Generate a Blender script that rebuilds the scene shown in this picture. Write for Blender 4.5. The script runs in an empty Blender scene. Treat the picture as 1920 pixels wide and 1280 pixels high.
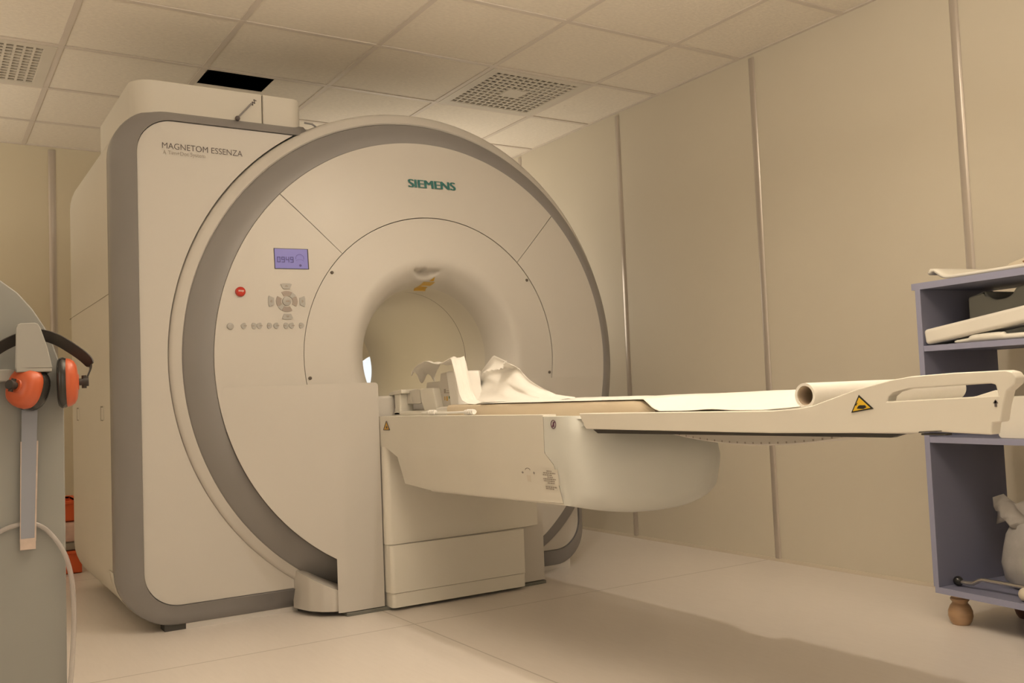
import bpy, bmesh, math, random
from mathutils import Vector, Matrix, noise
from mathutils.geometry import tessellate_polygon
random.seed(4)
PI = math.pi
C = bpy.context.scene.collection
SC = bpy.context.scene

# ------------------------------------------------------------------ camera
cam_d = bpy.data.cameras.new('camera')
cam = bpy.data.objects.new('camera', cam_d); C.objects.link(cam)
cam_d.sensor_fit = 'HORIZONTAL'; cam_d.sensor_width = 36.0
cam_d.lens = 1764.6 / 1920 * 36.0
cam_d.clip_start = 0.05
R_ = Vector((0.8449064, -0.53343539, -0.03974737))
U_ = Vector((0.00329463, -0.06911512, 0.99760325))
F_ = Vector((0.53490402, 0.84301233, 0.05663833))
M = Matrix((R_, U_, -F_)).transposed().to_4x4()
M.translation = Vector((0, 0, 0.81))
cam.matrix_world = M
SC.camera = cam

# ------------------------------------------------------------------ view, world, lamps of the room and added fill lights
SC.view_settings.view_transform = 'Standard'
SC.view_settings.look = 'None'
SC.view_settings.gamma = 1.0
SC.view_settings.use_curve_mapping = False
SC.view_settings.exposure = -0.94
w = bpy.data.worlds.new('world'); SC.world = w; w.use_nodes = True
w.node_tree.nodes['Background'].inputs[0].default_value = (0.5, 0.4, 0.3, 1)
w.node_tree.nodes['Background'].inputs[1].default_value = 0.0
WARM = (1.0, 0.865, 0.69)

def area(name, loc, size, power, col=WARM, shape='SQUARE', size_y=None, spread=180):
    l = bpy.data.lights.new(name, 'AREA'); l.energy = power; l.color = col
    l.shape = shape; l.size = size
    if size_y: l.size_y = size_y
    l.spread = math.radians(spread)
    o = bpy.data.objects.new(name, l); C.objects.link(o); o.location = loc
    return o
def spot(name, loc, target, power, angle, blend, radius, col=WARM):
    l = bpy.data.lights.new(name, 'SPOT'); l.energy = power; l.color = col
    l.spot_size = math.radians(angle); l.spot_blend = blend; l.shadow_soft_size = radius
    o = bpy.data.objects.new(name, l); C.objects.link(o); o.location = loc
    o.rotation_euler = (Vector(target) - Vector(loc)).to_track_quat('-Z', 'Y').to_euler()
    return o
SOFT = (1.0, 0.89, 0.74)
front_fill = area('front_wall_fill', (0.3, -1.55, 1.45), 2.6, 18, (1.0, 0.93, 0.82), 'RECTANGLE', 1.3)  # added soft fill behind the camera, not an actual window
front_fill.rotation_euler = (math.radians(90), 0, 0)
left_fill = area('left_wall_fill', (-2.15, 0.5, 1.4), 1.6, 19, SOFT, 'RECTANGLE', 1.2)  # added fill from the left side, no doorway known there
left_fill.rotation_euler = (math.radians(90), 0, math.radians(-90))
for loc, sz, pw in (((1.05, 1.2, 1.8), 1.0, 108), ((2.8, 0.2, 1.8), 0.7, 9), ((-1.2, 3.2, 1.7), 0.7, 14), ((-0.9, 5.1, 1.4), 0.6, 31), ((2.6, 5.4, 1.5), 0.6, 15)):
    up = area('ceiling_fill', loc, sz, pw, SOFT)  # added upward fills that brighten ceiling and bounce, no such lamps known
    up.rotation_euler = (math.radians(180), 0, 0)
wash = area('right_wall_fill', (2.72, 4.95, 1.35), 0.5, 7, SOFT)  # added fill hidden behind the scanner, lifts the far right wall
wash.rotation_euler = (Vector((3.35, 3.7, 1.25)) - Vector((2.72, 4.95, 1.35))).to_track_quat('-Z', 'Y').to_euler()
area('downlight', (1.65, 1.95, 2.34), 0.07, 22, WARM, 'DISK')
area('downlight', (1.0, 0.2, 2.34), 0.10, 6, WARM, 'DISK')  # added for soft front light, not a known lamp
spot('table_spotlight', (1.86, 2.25, 2.33), (1.80, 2.62, 0.78), 34, 34, 0.9, 0.05, (1.0, 0.88, 0.72))
bl = area('bore_light', (1.829, 4.25, 1.27), 0.10, 2.9, (1.0, 0.80, 0.50), 'RECTANGLE', 0.9)

# ------------------------------------------------------------------ materials
def mat(name, col, rough=0.5, metal=0.0, var=0.03, scale=6.0, bump=0.0, bscale=120.0, emit=None, estr=0.0,
        stretch=(1, 1, 1), spec=0.5, trans=0.0, alpha=None):
    m = bpy.data.materials.new(name); m.use_nodes = True
    nt = m.node_tree; b = nt.nodes['Principled BSDF']
    tc = nt.nodes.new('ShaderNodeTexCoord'); mp = nt.nodes.new('ShaderNodeMapping')
    mp.inputs['Scale'].default_value = stretch
    nt.links.new(tc.outputs['Object'], mp.inputs['Vector'])
    n = nt.nodes.new('ShaderNodeTexNoise'); n.inputs['Scale'].default_value = scale; n.inputs['Detail'].default_value = 4
    nt.links.new(mp.outputs[0], n.inputs['Vector'])
    r = nt.nodes.new('ShaderNodeMapRange')
    r.inputs[1].default_value = 0.3; r.inputs[2].default_value = 0.7
    r.inputs[3].default_value = 1 - var; r.inputs[4].default_value = 1 + var
    nt.links.new(n.outputs['Fac'], r.inputs[0])
    mx = nt.nodes.new('ShaderNodeVectorMath'); mx.operation = 'SCALE'
    mx.inputs[0].default_value = col
    nt.links.new(r.outputs[0], mx.inputs['Scale'])
    nt.links.new(mx.outputs[0], b.inputs['Base Color'])
    b.inputs['Roughness'].default_value = rough; b.inputs['Metallic'].default_value = metal
    b.inputs['Specular IOR Level'].default_value = spec
    if trans: b.inputs['Transmission Weight'].default_value = trans
    if alpha is not None: b.inputs['Alpha'].default_value = alpha
    if bump:
        n2 = nt.nodes.new('ShaderNodeTexNoise'); n2.inputs['Scale'].default_value = bscale; n2.inputs['Detail'].default_value = 3
        nt.links.new(mp.outputs[0], n2.inputs['Vector'])
        bp = nt.nodes.new('ShaderNodeBump'); bp.inputs['Strength'].default_value = bump; bp.inputs['Distance'].default_value = 0.004
        nt.links.new(n2.outputs['Fac'], bp.inputs['Height']); nt.links.new(bp.outputs[0], b.inputs['Normal'])
    if emit:
        b.inputs['Emission Color'].default_value = (*emit, 1); b.inputs['Emission Strength'].default_value = estr
    return m

m_white = mat('scanner_white', (0.57, 0.54, 0.50), 0.42, var=0.012, scale=3)
m_side = mat('scanner_side_white', (0.63, 0.595, 0.53), 0.55, var=0.015, scale=3)
m_grey = mat('scanner_grey_band', (0.262, 0.25, 0.248), 0.42, var=0.015)
m_table = mat('table_cream', (0.72, 0.69, 0.62), 0.42, var=0.015)
m_skirt = mat('skirt_white_bounce', (0.80, 0.77, 0.70), 0.45, var=0.012)  # same plastic, lightened to stand in for light bounced off the floor
m_nose = mat('nose_cool_white', (0.66, 0.67, 0.635), 0.5, var=0.012)
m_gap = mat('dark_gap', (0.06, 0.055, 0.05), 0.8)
m_seam = mat('seam_grey', (0.30, 0.27, 0.23), 0.8)
m_plinth = mat('plinth_white', (0.58, 0.55, 0.52), 0.5)
m_level = mat('levelling_plate_grey', (0.17, 0.17, 0.15), 0.6)
m_wall = mat('wall_panel_cream', (0.66, 0.605, 0.50), 0.6, var=0.02, scale=1.5, bump=0.03, bscale=60)
m_wall2 = mat('back_wall_cream', (0.68, 0.61, 0.46), 0.6, var=0.02, scale=1.5)
m_strip = mat('joint_strip_satin', (0.54, 0.485, 0.43), 0.28, 0.35, var=0.02)
m_base = mat('skirting_cream', (0.60, 0.53, 0.43), 0.5)
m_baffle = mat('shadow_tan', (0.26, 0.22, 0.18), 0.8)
m_dark = mat('void_black', (0.02, 0.02, 0.02), 0.9)
m_duct = mat('duct_grey', (0.55, 0.50, 0.46), 0.6, 0.2, var=0.2, scale=20)
m_tbar = mat('ceiling_bar', (0.68, 0.61, 0.54), 0.5)
m_vent = mat('vent_cream', (0.66, 0.61, 0.53), 0.5)
m_paper = mat('couch_paper', (0.82, 0.79, 0.74), 0.85, var=0.015, scale=30, bump=0.05, bscale=220)
m_core = mat('cardboard_core', (0.50, 0.40, 0.30), 0.9)
m_pad = mat('mattress_beige', (0.66, 0.56, 0.42), 0.7)
m_coil = mat('coil_plastic', (0.77, 0.74, 0.67), 0.4)
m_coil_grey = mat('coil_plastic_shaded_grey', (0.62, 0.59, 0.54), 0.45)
m_cable = mat('cable_white', (0.86, 0.84, 0.80), 0.35)
m_yellow = mat('label_yellow', (0.78, 0.50, 0.03), 0.5)
m_label = mat('label_faded_yellow', (0.60, 0.40, 0.10), 0.5)
m_amber = mat('label_amber', (0.62, 0.36, 0.04), 0.5)
m_black = mat('print_black', (0.015, 0.015, 0.015), 0.6)
m_ink = mat('print_grey', (0.12, 0.10, 0.10), 0.6)
m_inklight = mat('print_light_grey', (0.34, 0.30, 0.26), 0.6)
m_purple = mat('print_purple', (0.13, 0.05, 0.09), 0.6)
m_greenp = mat('print_green', (0.06, 0.20, 0.05), 0.6)
m_teal = mat('print_teal', (0.035, 0.16, 0.155), 0.35)
m_red = mat('button_red', (0.50, 0.035, 0.02), 0.3)
m_btn = mat('button_silver', (0.40, 0.385, 0.365), 0.35, 0.0)
m_btn_d = mat('button_grey', (0.34, 0.285, 0.25), 0.4, 0.0)
m_screw = mat('screw_dark', (0.14, 0.12, 0.10), 0.4, 0.5)
m_lcd = mat('lcd_violet', (0.10, 0.09, 0.25), 0.3, emit=(0.30, 0.245, 0.60), estr=0.62)
m_lcdd = mat('lcd_digit', (0.05, 0.035, 0.12), 0.4, emit=(0.10, 0.07, 0.24), estr=0.6)
m_borelight = mat('bore_lamp', (0.8, 0.9, 1.0), 0.4, emit=(0.85, 0.93, 1.0), estr=1.5)
m_lav_shaded = mat('cabinet_lavender_shaded', (0.185, 0.19, 0.27), 0.5, var=0.02)  # darkened: the shade on the inner faces is put into the colour
m_lav_lit = mat('cabinet_lavender_lit', (0.30, 0.31, 0.44), 0.45, var=0.02)  # same lavender, lightened for front edges that catch the light
m_wood = mat('bun_foot_wood', (0.42, 0.265, 0.15), 0.35, var=0.12, scale=14, stretch=(1, 1, 4))
m_darkwood = mat('dark_foot_wood', (0.12, 0.055, 0.035), 0.5)
m_greybox = mat('coil_grey', (0.40, 0.40, 0.35), 0.6)
m_darkfoam = mat('foam_dark', (0.05, 0.05, 0.05), 0.9)
m_bag = mat('bag_grey', (0.42, 0.40, 0.38), 0.45, var=0.08, scale=25, bump=0.4, bscale=30)
m_steel = mat('rod_steel', (0.55, 0.52, 0.48), 0.25, 0.9)
m_ballblack = mat('knob_black', (0.018, 0.018, 0.018), 0.25)
m_ballwood = mat('knob_pale_wood', (0.60, 0.53, 0.42), 0.5)
m_brown = mat('brown_mark', (0.25, 0.13, 0.06), 0.7)
m_rack = mat('rack_pale_grey', (0.275, 0.275, 0.26), 0.5, var=0.015)
m_hook = mat('hook_pale_grey', (0.335, 0.325, 0.30), 0.5, var=0.015)
m_strap = mat('strap_bluegrey', (0.27, 0.285, 0.335), 0.3, var=0.03)
m_strapedge = mat('strap_edge_wood', (0.52, 0.42, 0.36), 0.5, var=0.1, scale=60)
m_tube = mat('clear_tube', (0.50, 0.46, 0.44), 0.12, spec=0.7, alpha=0.55)
m_orange = mat('earmuff_orange', (0.52, 0.105, 0.04), 0.35, var=0.02)
m_cushion = mat('earmuff_black_vinyl', (0.03, 0.028, 0.026), 0.22, var=0.1)
m_band = mat('earmuff_band_black', (0.035, 0.03, 0.027), 0.5)
m_crate = mat('crate_orange', (0.72, 0.12, 0.03), 0.5)
m_pink = mat('pink_plastic', (0.72, 0.50, 0.42), 0.3, var=0.1, scale=25)
m_greycloth = mat('grey_cloth', (0.36, 0.33, 0.27), 0.8)

def tile_material():
    m = mat('mineral_tile', (0.82, 0.755, 0.655), 0.9, var=0.05, scale=45, stretch=(1, 2.2, 1), bump=0.55, bscale=55)
    return m
m_tile = tile_material()

def floor_material():
    m = bpy.data.materials.new('vinyl_floor'); m.use_nodes = True
    nt = m.node_tree; b = nt.nodes['Principled BSDF']; N = nt.nodes; L = nt.links
    geo = N.new('ShaderNodeNewGeometry'); sep = N.new('ShaderNodeSeparateXYZ'); L.new(geo.outputs['Position'], sep.inputs[0])
    mp = N.new('ShaderNodeMapping'); mp.inputs['Scale'].default_value = (26, 3.2, 1); L.new(geo.outputs['Position'], mp.inputs[0])
    n = N.new('ShaderNodeTexNoise'); n.inputs['Scale'].default_value = 3.0; n.inputs['Detail'].default_value = 6; L.new(mp.outputs[0], n.inputs['Vector'])
    n2 = N.new('ShaderNodeTexNoise'); n2.inputs['Scale'].default_value = 1.6; n2.inputs['Detail'].default_value = 2; L.new(geo.outputs['Position'], n2.inputs['Vector'])
    cr = N.new('ShaderNodeMix'); cr.data_type = 'RGBA'
    cr.inputs[6].default_value = (0.69, 0.63, 0.58, 1); cr.inputs[7].default_value = (0.79, 0.73, 0.68, 1)
    add = N.new('ShaderNodeMath'); add.operation = 'MULTIPLY_ADD'; add.inputs[1].default_value = 0.6; add.inputs[2].default_value = 0.0
    L.new(n.outputs['Fac'], add.inputs[0])
    ad2 = N.new('ShaderNodeMath'); ad2.operation = 'MULTIPLY_ADD'; ad2.inputs[1].default_value = 0.4; L.new(n2.outputs['Fac'], ad2.inputs[0]); L.new(add.outputs[0], ad2.inputs[2])
    L.new(ad2.outputs[0], cr.inputs[0])
    def line(sock, pos, wd):
        s = N.new('ShaderNodeMath'); s.operation = 'SUBTRACT'; s.inputs[1].default_value = pos; L.new(sock, s.inputs[0])
        a = N.new('ShaderNodeMath'); a.operation = 'ABSOLUTE'; L.new(s.outputs[0], a.inputs[0])
        c = N.new('ShaderNodeMath'); c.operation = 'LESS_THAN'; c.inputs[1].default_value = wd; L.new(a.outputs[0], c.inputs[0])
        return c.outputs[0]
    ls = [line(sep.outputs[1], 3.12, 0.0035), line(sep.outputs[1], 1.22, 0.0035), line(sep.outputs[1], 5.02, 0.0035), line(sep.outputs[0], 1.515, 0.003), line(sep.outputs[0], -0.4, 0.003)]
    acc = ls[0]
    for s in ls[1:]:
        mx = N.new('ShaderNodeMath'); mx.operation = 'MAXIMUM'; L.new(acc, mx.inputs[0]); L.new(s, mx.inputs[1]); acc = mx.outputs[0]
    sc_ = N.new('ShaderNodeMath'); sc_.operation = 'MULTIPLY'; sc_.inputs[1].default_value = 0.45; L.new(acc, sc_.inputs[0])
    fin = N.new('ShaderNodeMix'); fin.data_type = 'RGBA'; fin.inputs[7].default_value = (0.25, 0.20, 0.16, 1)
    L.new(cr.outputs[2], fin.inputs[6]); L.new(sc_.outputs[0], fin.inputs[0])
    L.new(fin.outputs[2], b.inputs['Base Color'])
    b.inputs['Roughness'].default_value = 0.36
    return m
m_floor = floor_material()

# ------------------------------------------------------------------ mesh helpers
WM = {}
class MB:
    def __init__(s): s.v = []; s.f = []; s.mi = []; s.cur = 0
    def add(s, vs, fs):
        o = len(s.v); s.v += [tuple(v) for v in vs]
        for f in fs: s.f.append(tuple(i + o for i in f)); s.mi.append(s.cur)
        return s
    def box(s, x0, x1, y0, y1, z0, z1):
        vs = [(x, y, z) for z in (z0, z1) for y in (y0, y1) for x in (x0, x1)]
        return s.add(vs, [(0, 2, 3, 1), (4, 5, 7, 6), (0, 1, 5, 4), (2, 6, 7, 3), (0, 4, 6, 2), (1, 3, 7, 5)])
    def grid(s, pts, closed_u=False):
        nu = len(pts); nv = len(pts[0]); vs = [p for r in pts for p in r]; fs = []
        for i in range(nu if closed_u else nu - 1):
            for j in range(nv - 1):
                a = i * nv + j; b = ((i + 1) % nu) * nv + j
                fs.append((a, b, b + 1, a + 1))
        return s.add(vs, fs)
    def prism(s, outer, fn, d0, d1, holes=(), fn2=None):
        loops = [list(outer)] + [list(h) for h in holes]
        tris = tessellate_polygon([[Vector((p[0], p[1], 0)) for p in l] for l in loops])
        flat = [p for l in loops for p in l]; n = len(flat)
        g = fn2 or fn
        vs = [fn(p[0], p[1], d0) for p in flat] + [g(p[0], p[1], d1) for p in flat]
        fs = [tuple(t) for t in tris] + [tuple(i + n for i in reversed(t)) for t in tris]
        o = 0
        for l in loops:
            k = len(l)
            for i in range(k):
                a = o + i; b = o + (i + 1) % k
                fs.append((a, b, b + n, a + n))
            o += k
        return s.add(vs, fs)
    def tube(s, path, r, n=10, caps=True, flat=None):
        path = [Vector(p) for p in path]; rings = []; up = Vector((0, 0, 1))
        prev = None
        for i, p in enumerate(path):
            t = (path[min(i + 1, len(path) - 1)] - path[max(i - 1, 0)]).normalized()
            if prev is None:
                a = up if abs(t.dot(up)) < 0.9 else Vector((1, 0, 0))
                nrm = (a - t * a.dot(t)).normalized()
            else:
                nrm = (prev - t * prev.dot(t)).normalized()
            prev = nrm; bn = t.cross(nrm)
            rr = r[i] if isinstance(r, (list, tuple)) else r
            rings.append([p + (nrm * math.cos(2 * PI * k / n) + bn * math.sin(2 * PI * k / n)) * rr for k in range(n)])
        o = len(s.v); vs = [v for q in rings for v in q]; fs = []
        for i in range(len(rings) - 1):
            for k in range(n):
                k2 = (k + 1) % n
                fs.append((i * n + k, i * n + k2, (i + 1) * n + k2, (i + 1) * n + k))
        if caps:
            fs.append(tuple(range(n))); fs.append(tuple((len(rings) - 1) * n + k for k in reversed(range(n))))
        return s.add(vs, fs)
    def lathe(s, prof, org, axis, n=32, a0=0, a1=2 * PI, close=True):
        # prof: (radius, along-axis); axis 'y' -> x/z radial, 'z' -> x/y radial, 'x'
        full = abs((a1 - a0) - 2 * PI) < 1e-6
        k = n if full else n + 1; rows = []
        for i in range(k):
            a = a0 + (a1 - a0) * i / n; c, sn = math.cos(a), math.sin(a); row = []
            for r, h in prof:
                if axis == 'y': row.append((org[0] + r * c, org[1] + h, org[2] + r * sn))
                elif axis == 'z': row.append((org[0] + r * c, org[1] + r * sn, org[2] + h))
                else: row.append((org[0] + h, org[1] + r * c, org[2] + r * sn))
            rows.append(row)
        return s.grid(rows, closed_u=full)
    def ball(s, c, r, n=20, sc=(1, 1, 1)):
        prof = [(max(1e-4, math.sin(PI * i / 12)), -math.cos(PI * i / 12)) for i in range(13)]
        rows = []
        for i in range(n):
            a = 2 * PI * i / n
            rows.append([(c[0] + r * sc[0] * q * math.cos(a), c[1] + r * sc[1] * q * math.sin(a), c[2] + r * sc[2] * h) for q, h in prof])
        return s.grid(rows, closed_u=True)
    def xf(s, m):
        s.v = [tuple(m @ Vector(v)) for v in s.v]; return s
    def build(s, name, mats, parent=None, smooth=32, bevel=0.0, seg=2, solid=0.0, label=None, sub=0):
        me = bpy.data.meshes.new(name)
        me.from_pydata(s.v, [], s.f)
        if not isinstance(mats, (list, tuple)): mats = [mats]
        for m in mats: me.materials.append(m)
        me.polygons.foreach_set('material_index', s.mi)
        bm = bmesh.new(); bm.from_mesh(me)
        bmesh.ops.remove_doubles(bm, verts=bm.verts, dist=1e-6)
        bmesh.ops.recalc_face_normals(bm, faces=bm.faces)
        bm.to_mesh(me); bm.free()
        o = bpy.data.objects.new(name, me); C.objects.link(o)
        if parent is not None:
            wm = WM[parent.name]; me.transform(wm.inverted()); o.parent = parent; WM[o.name] = wm
        else:
            xs = [v.co.x for v in me.vertices]; ys = [v.co.y for v in me.vertices]; zs = [v.co.z for v in me.vertices]
            c = Vector(((min(xs) + max(xs)) / 2, (min(ys) + max(ys)) / 2, min(zs)))
            me.transform(Matrix.Translation(-c)); o.location = c; WM[o.name] = Matrix.Translation(c)
        if smooth:
            me.polygons.foreach_set('use_smooth', [True] * len(me.polygons))
            me.set_sharp_from_angle(angle=math.radians(smooth))
        if sub:
            md = o.modifiers.new('sub', 'SUBSURF'); md.levels = sub; md.render_levels = sub
        if solid:
            md = o.modifiers.new('solid', 'SOLIDIFY'); md.thickness = solid; md.offset = 0
        if bevel:
            md = o.modifiers.new('bev', 'BEVEL'); md.width = bevel; md.segments = seg; md.limit_method = 'ANGLE'; md.angle_limit = math.radians(40)
            md.harden_normals = True
        if label: o['label'] = label
        return o
def thing(name, label, cat, loc, rotz=0.0, group=None):
    o = bpy.data.objects.new(name, None); C.objects.link(o); o.empty_display_size = 0.1
    o.location = loc; o.rotation_euler = (0, 0, rotz)
    WM[o.name] = Matrix.Translation(Vector(loc)) @ Matrix.Rotation(rotz, 4, 'Z')
    o['label'] = label; o['category'] = cat
    if group: o['group'] = group
    return o
def tag(o, label, cat, group=None):
    o['label'] = label; o['category'] = cat
    if group: o['group'] = group
    return o
def struct(o):
    o['kind'] = 'structure'; return o
def rrect(x0, x1, z0, z1, r, n=8):
    rs = r if isinstance(r, (list, tuple)) else [r] * 4     # order: bl, br, tr, tl
    pts = []
    for (cx_, cz_, a0, q) in ((x0 + rs[0], z0 + rs[0], PI, rs[0]), (x1 - rs[1], z0 + rs[1], 1.5 * PI, rs[1]), (x1 - rs[2], z1 - rs[2], 0, rs[2]), (x0 + rs[3], z1 - rs[3], 0.5 * PI, rs[3])):
        for i in range(n + 1):
            a = a0 + 0.5 * PI * i / n; pts.append((cx_ + q * math.cos(a), cz_ + q * math.sin(a)))
    return pts
XZ = lambda u, v, d: (u, d, v)
YZ = lambda u, v, d: (d, u, v)
XY = lambda u, v, d: (u, v, d)
def text_mb(body, size, bold=0.0, spacing=1.0):
    cu = bpy.data.curves.new('lettering', 'FONT'); cu.body = body; cu.size = size; cu.offset = bold; cu.space_character = spacing
    cu.resolution_u = 4
    o = bpy.data.objects.new('lettering', cu); C.objects.link(o)
    bpy.context.view_layer.update()
    dg = bpy.context.evaluated_depsgraph_get()
    me = bpy.data.meshes.new_from_object(o.evaluated_get(dg))
    vs = [tuple(v.co) for v in me.vertices]; fs = [tuple(p.vertices) for p in me.polygons]
    bpy.data.objects.remove(o); bpy.data.curves.remove(cu); bpy.data.meshes.remove(me)
    return vs, fs
def fit_text(body, w_, h_, bold=0.0):
    vs, fs = text_mb(body, 1.0, bold)
    x0 = min(v[0] for v in vs); x1 = max(v[0] for v in vs); y0 = min(v[1] for v in vs); y1 = max(v[1] for v in vs)
    return [((v[0] - x0) / (x1 - x0) * w_, (v[1] - y0) / (y1 - y0) * h_) for v in vs], fs

# ------------------------------------------------------------------ the room
XL, XR, YF, YB, ZC = -2.2, 3.347, -1.6, 6.042, 2.376
struct(MB().box(XL - .1, XR + .1, YF - .1, YB + .1, -0.1, 0).build('floor', m_floor, smooth=0))
struct(MB().box(XR, XR + .1, YF, YB, 0, ZC + .5).build('wall_right', m_wall, smooth=0))
struct(MB().box(XL, XR, YB, YB + .1, 0, ZC + .5).build('wall_back', m_wall2, smooth=0))
struct(MB().box(XL - .1, XL, YF, YB, 0, ZC + .5).build('wall_left', m_wall2, smooth=0))
struct(MB().box(XL, XR, YF - .1, YF, 0, ZC + .5).build('wall_front', m_wall2, smooth=0))
def strip_profile(c, w_, t, n=7):
    return [(c - w_ / 2 + w_ * i / n, t * (1 - (2 * i / n - 1) ** 4) + 0.001) for i in range(n + 1)]
k = 0
for yc in (2.04, 3.063, 4.076, 5.09):
    k += 1; mb = MB()
    pr = strip_profile(yc, 0.036, 0.006)
    mb.grid([[(XR - t, y, 0.012), (XR - t, y, ZC - 0.02)] for y, t in pr])
    struct(mb.build('trim_%d' % k, m_strip, smooth=60))
for xc in (0.678, -0.345):
    k += 1; mb = MB()
    pr = strip_profile(xc, 0.04, 0.006)
    mb.grid([[(x, YB - t, 0.012), (x, YB - t, ZC - 0.02)] for x, t in pr])
    struct(mb.build('trim_%d' % k, m_strip, smooth=60))
struct(MB().prism([(0, 0), (0.010, 0), (0.009, 0.004), (0.003, 0.013), (0, 0.014)], lambda u, v, d: (XR - u, d, v), YF, YB).build('baseboard_right', m_base))
struct(MB().prism([(0, 0), (0.010, 0), (0.009, 0.004), (0.003, 0.013), (0, 0.014)], lambda u, v, d: (d, YB - u, v), XL, XR - .02).build('baseboard_back', m_base))
# suspended ceiling: tiles on a 0.6 m grid with one cut opening and two vent cells
gx = [1.728 + 0.6 * i for i in range(-7, 3)]; gy = [3.734 + 0.6 * i for i in range(-9, 4)]
xs = [XL] + [x for x in gx if XL + .02 < x < XR - .02] + [XR]; ys = [YF] + [y for y in gy if YF + .02 < y < YB - .02] + [YB]
HOLE = (1.150, 1.470, 4.346, 4.575)
def cell(lst, v):
    for i in range(len(lst) - 1):
        if lst[i] <= v < lst[i + 1]: return i
vents = [(cell(xs, 2.6), cell(ys, 4.0)), (cell(xs, 0.3), cell(ys, 4.6))]
hc = (cell(xs, 1.3), cell(ys, 4.45))
mb = MB()
for i in range(len(xs) - 1):
    for j in range(len(ys) - 1):
        if (i, j) in vents: continue
        a = (xs[i], xs[i + 1], ys[j], ys[j + 1])
        if (i, j) == hc:
            mb.prism([(a[0], a[2]), (a[1], a[2]), (a[1], a[3]), (a[0], a[3])], XY, ZC, ZC + .004, holes=[[(HOLE[0], HOLE[2]), (HOLE[0], HOLE[3]), (HOLE[1], HOLE[3]), (HOLE[1], HOLE[2])]])
        else:
            mb.box(a[0], a[1], a[2], a[3], ZC, ZC + .018)
ceil = struct(mb.build('ceiling', m_tile, smooth=0))
mb = MB()
for x in xs[1:-1]: mb.box(x - .012, x + .012, YF, YB, ZC - .004, ZC - .0002)
for y in ys[1:-1]: mb.box(XL, XR, y - .012, y + .012, ZC - .0045, ZC - .0006)
mb.box(XR - .018, XR, YF, YB, ZC - .005, ZC); mb.box(XL, XR, YB - .018, YB, ZC - .005, ZC)
g_ = mb.build('ceiling_grid', m_tbar, ceil, smooth=0); g_['kind'] = 'structure'
struct(MB().box(XL - .1, XR + .1, YF - .1, YB + .1, ZC + .5, ZC + .6).build('ceiling_slab', m_dark, smooth=0))
mb = MB()
path = [(1.24, 5.1, 2.66), (1.23, 4.85, 2.60), (1.24, 4.66, 2.56), (1.30, 4.52, 2.53), (1.42, 4.35, 2.56), (1.6, 4.2, 2.6)]
mb.tube(path, 0.07, 16)
for q in path[1:5]:
    mb.ball(q, 0.078, 14, (1, .35, 1))
tag(mb.build('ventilation_duct', m_duct), 'dim grey duct seen through the black opening cut in the ceiling', 'duct')

def ceiling_vent(x0, x1, y0, y1, label, nx=13, ny=13):
    t = thing('ceiling_vent', label, 'air vent', ((x0 + x1) / 2, (y0 + y1) / 2, ZC - .006), 0, 'ceiling air vents')
    f = .045
    MB().prism([(x0, y0), (x1, y0), (x1, y1), (x0, y1)], XY, ZC - .006, ZC + .012, holes=[[(x0 + f, y0 + f), (x0 + f, y1 - f), (x1 - f, y1 - f), (x1 - f, y0 + f)]]).build('frame', m_vent, t, smooth=0)
    X0, X1, Y0, Y1 = x0 + f, x1 - f, y0 + f, y1 - f
    dx = (X1 - X0) / nx; dy = (Y1 - Y0) / ny; cx, cy = (X0 + X1) / 2, (Y0 + Y1) / 2
    mb = MB()
    for i in range(nx + 1):
        x = X0 + dx * i; mb.box(x - .005, x + .005, Y0, Y1, ZC - .004, ZC + .003)
    for j in range(ny + 1):
        y = Y0 + dy * j; mb.box(X0, X1, y - .005, y + .005, ZC - .0045, ZC + .003)
    for i in range(nx):
        for j in range(ny):
            x = X0 + dx * (i + .5); y = Y0 + dy * (j + .5); u, v = (x - cx) / (X1 - X0), (y - cy) / (Y1 - Y0)
            if abs(u) < 1.5 / nx and abs(v) < 1.5 / ny: continue
            a, b = dx * .5, dy * .5; h0, h1 = ZC + .001, ZC + .024
            # each cell carries a vane tilted away from the centre of its quadrant
            if abs(v) >= abs(u):
                s_ = 1 if v > 0 else -1
                mb.add([(x - a, y + s_ * b, h0), (x + a, y + s_ * b, h0), (x + a, y - s_ * b * .6, h1), (x - a, y - s_ * b * .6, h1)], [(0, 1, 2, 3)])
            else:
                s_ = 1 if u > 0 else -1
                mb.add([(x + s_ * a, y - b, h0), (x + s_ * a, y + b, h0), (x - s_ * a * .6, y + b, h1), (x - s_ * a * .6, y - b, h1)], [(0, 1, 2, 3)])
    mb.build('grille', m_vent, t, smooth=0)
    MB().box(cx - 1.5 * dx, cx + 1.5 * dx, cy - 1.5 * dy, cy + 1.5 * dy, ZC - .006, ZC + .004).build('centre_plate', m_vent, t, smooth=0)
    MB().prism([(x0, y0), (x1, y0), (x1, y1), (x0, y1)], XY, ZC + .05, ZC + .12).build('plenum_box', m_dark, t, smooth=0)
i, j = vents[0]
ceiling_vent(xs[i] + .012, xs[i + 1] - .012, ys[j] + .012, ys[j + 1] - .012, 'square four-way ceiling vent above and right of the scanner')
i, j = vents[1]
ceiling_vent(xs[i] + .012, xs[i + 1] - .012, ys[j] + .012, ys[j + 1] - .012, 'square ceiling vent cut by the edge of the view, left of the scanner')

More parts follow.
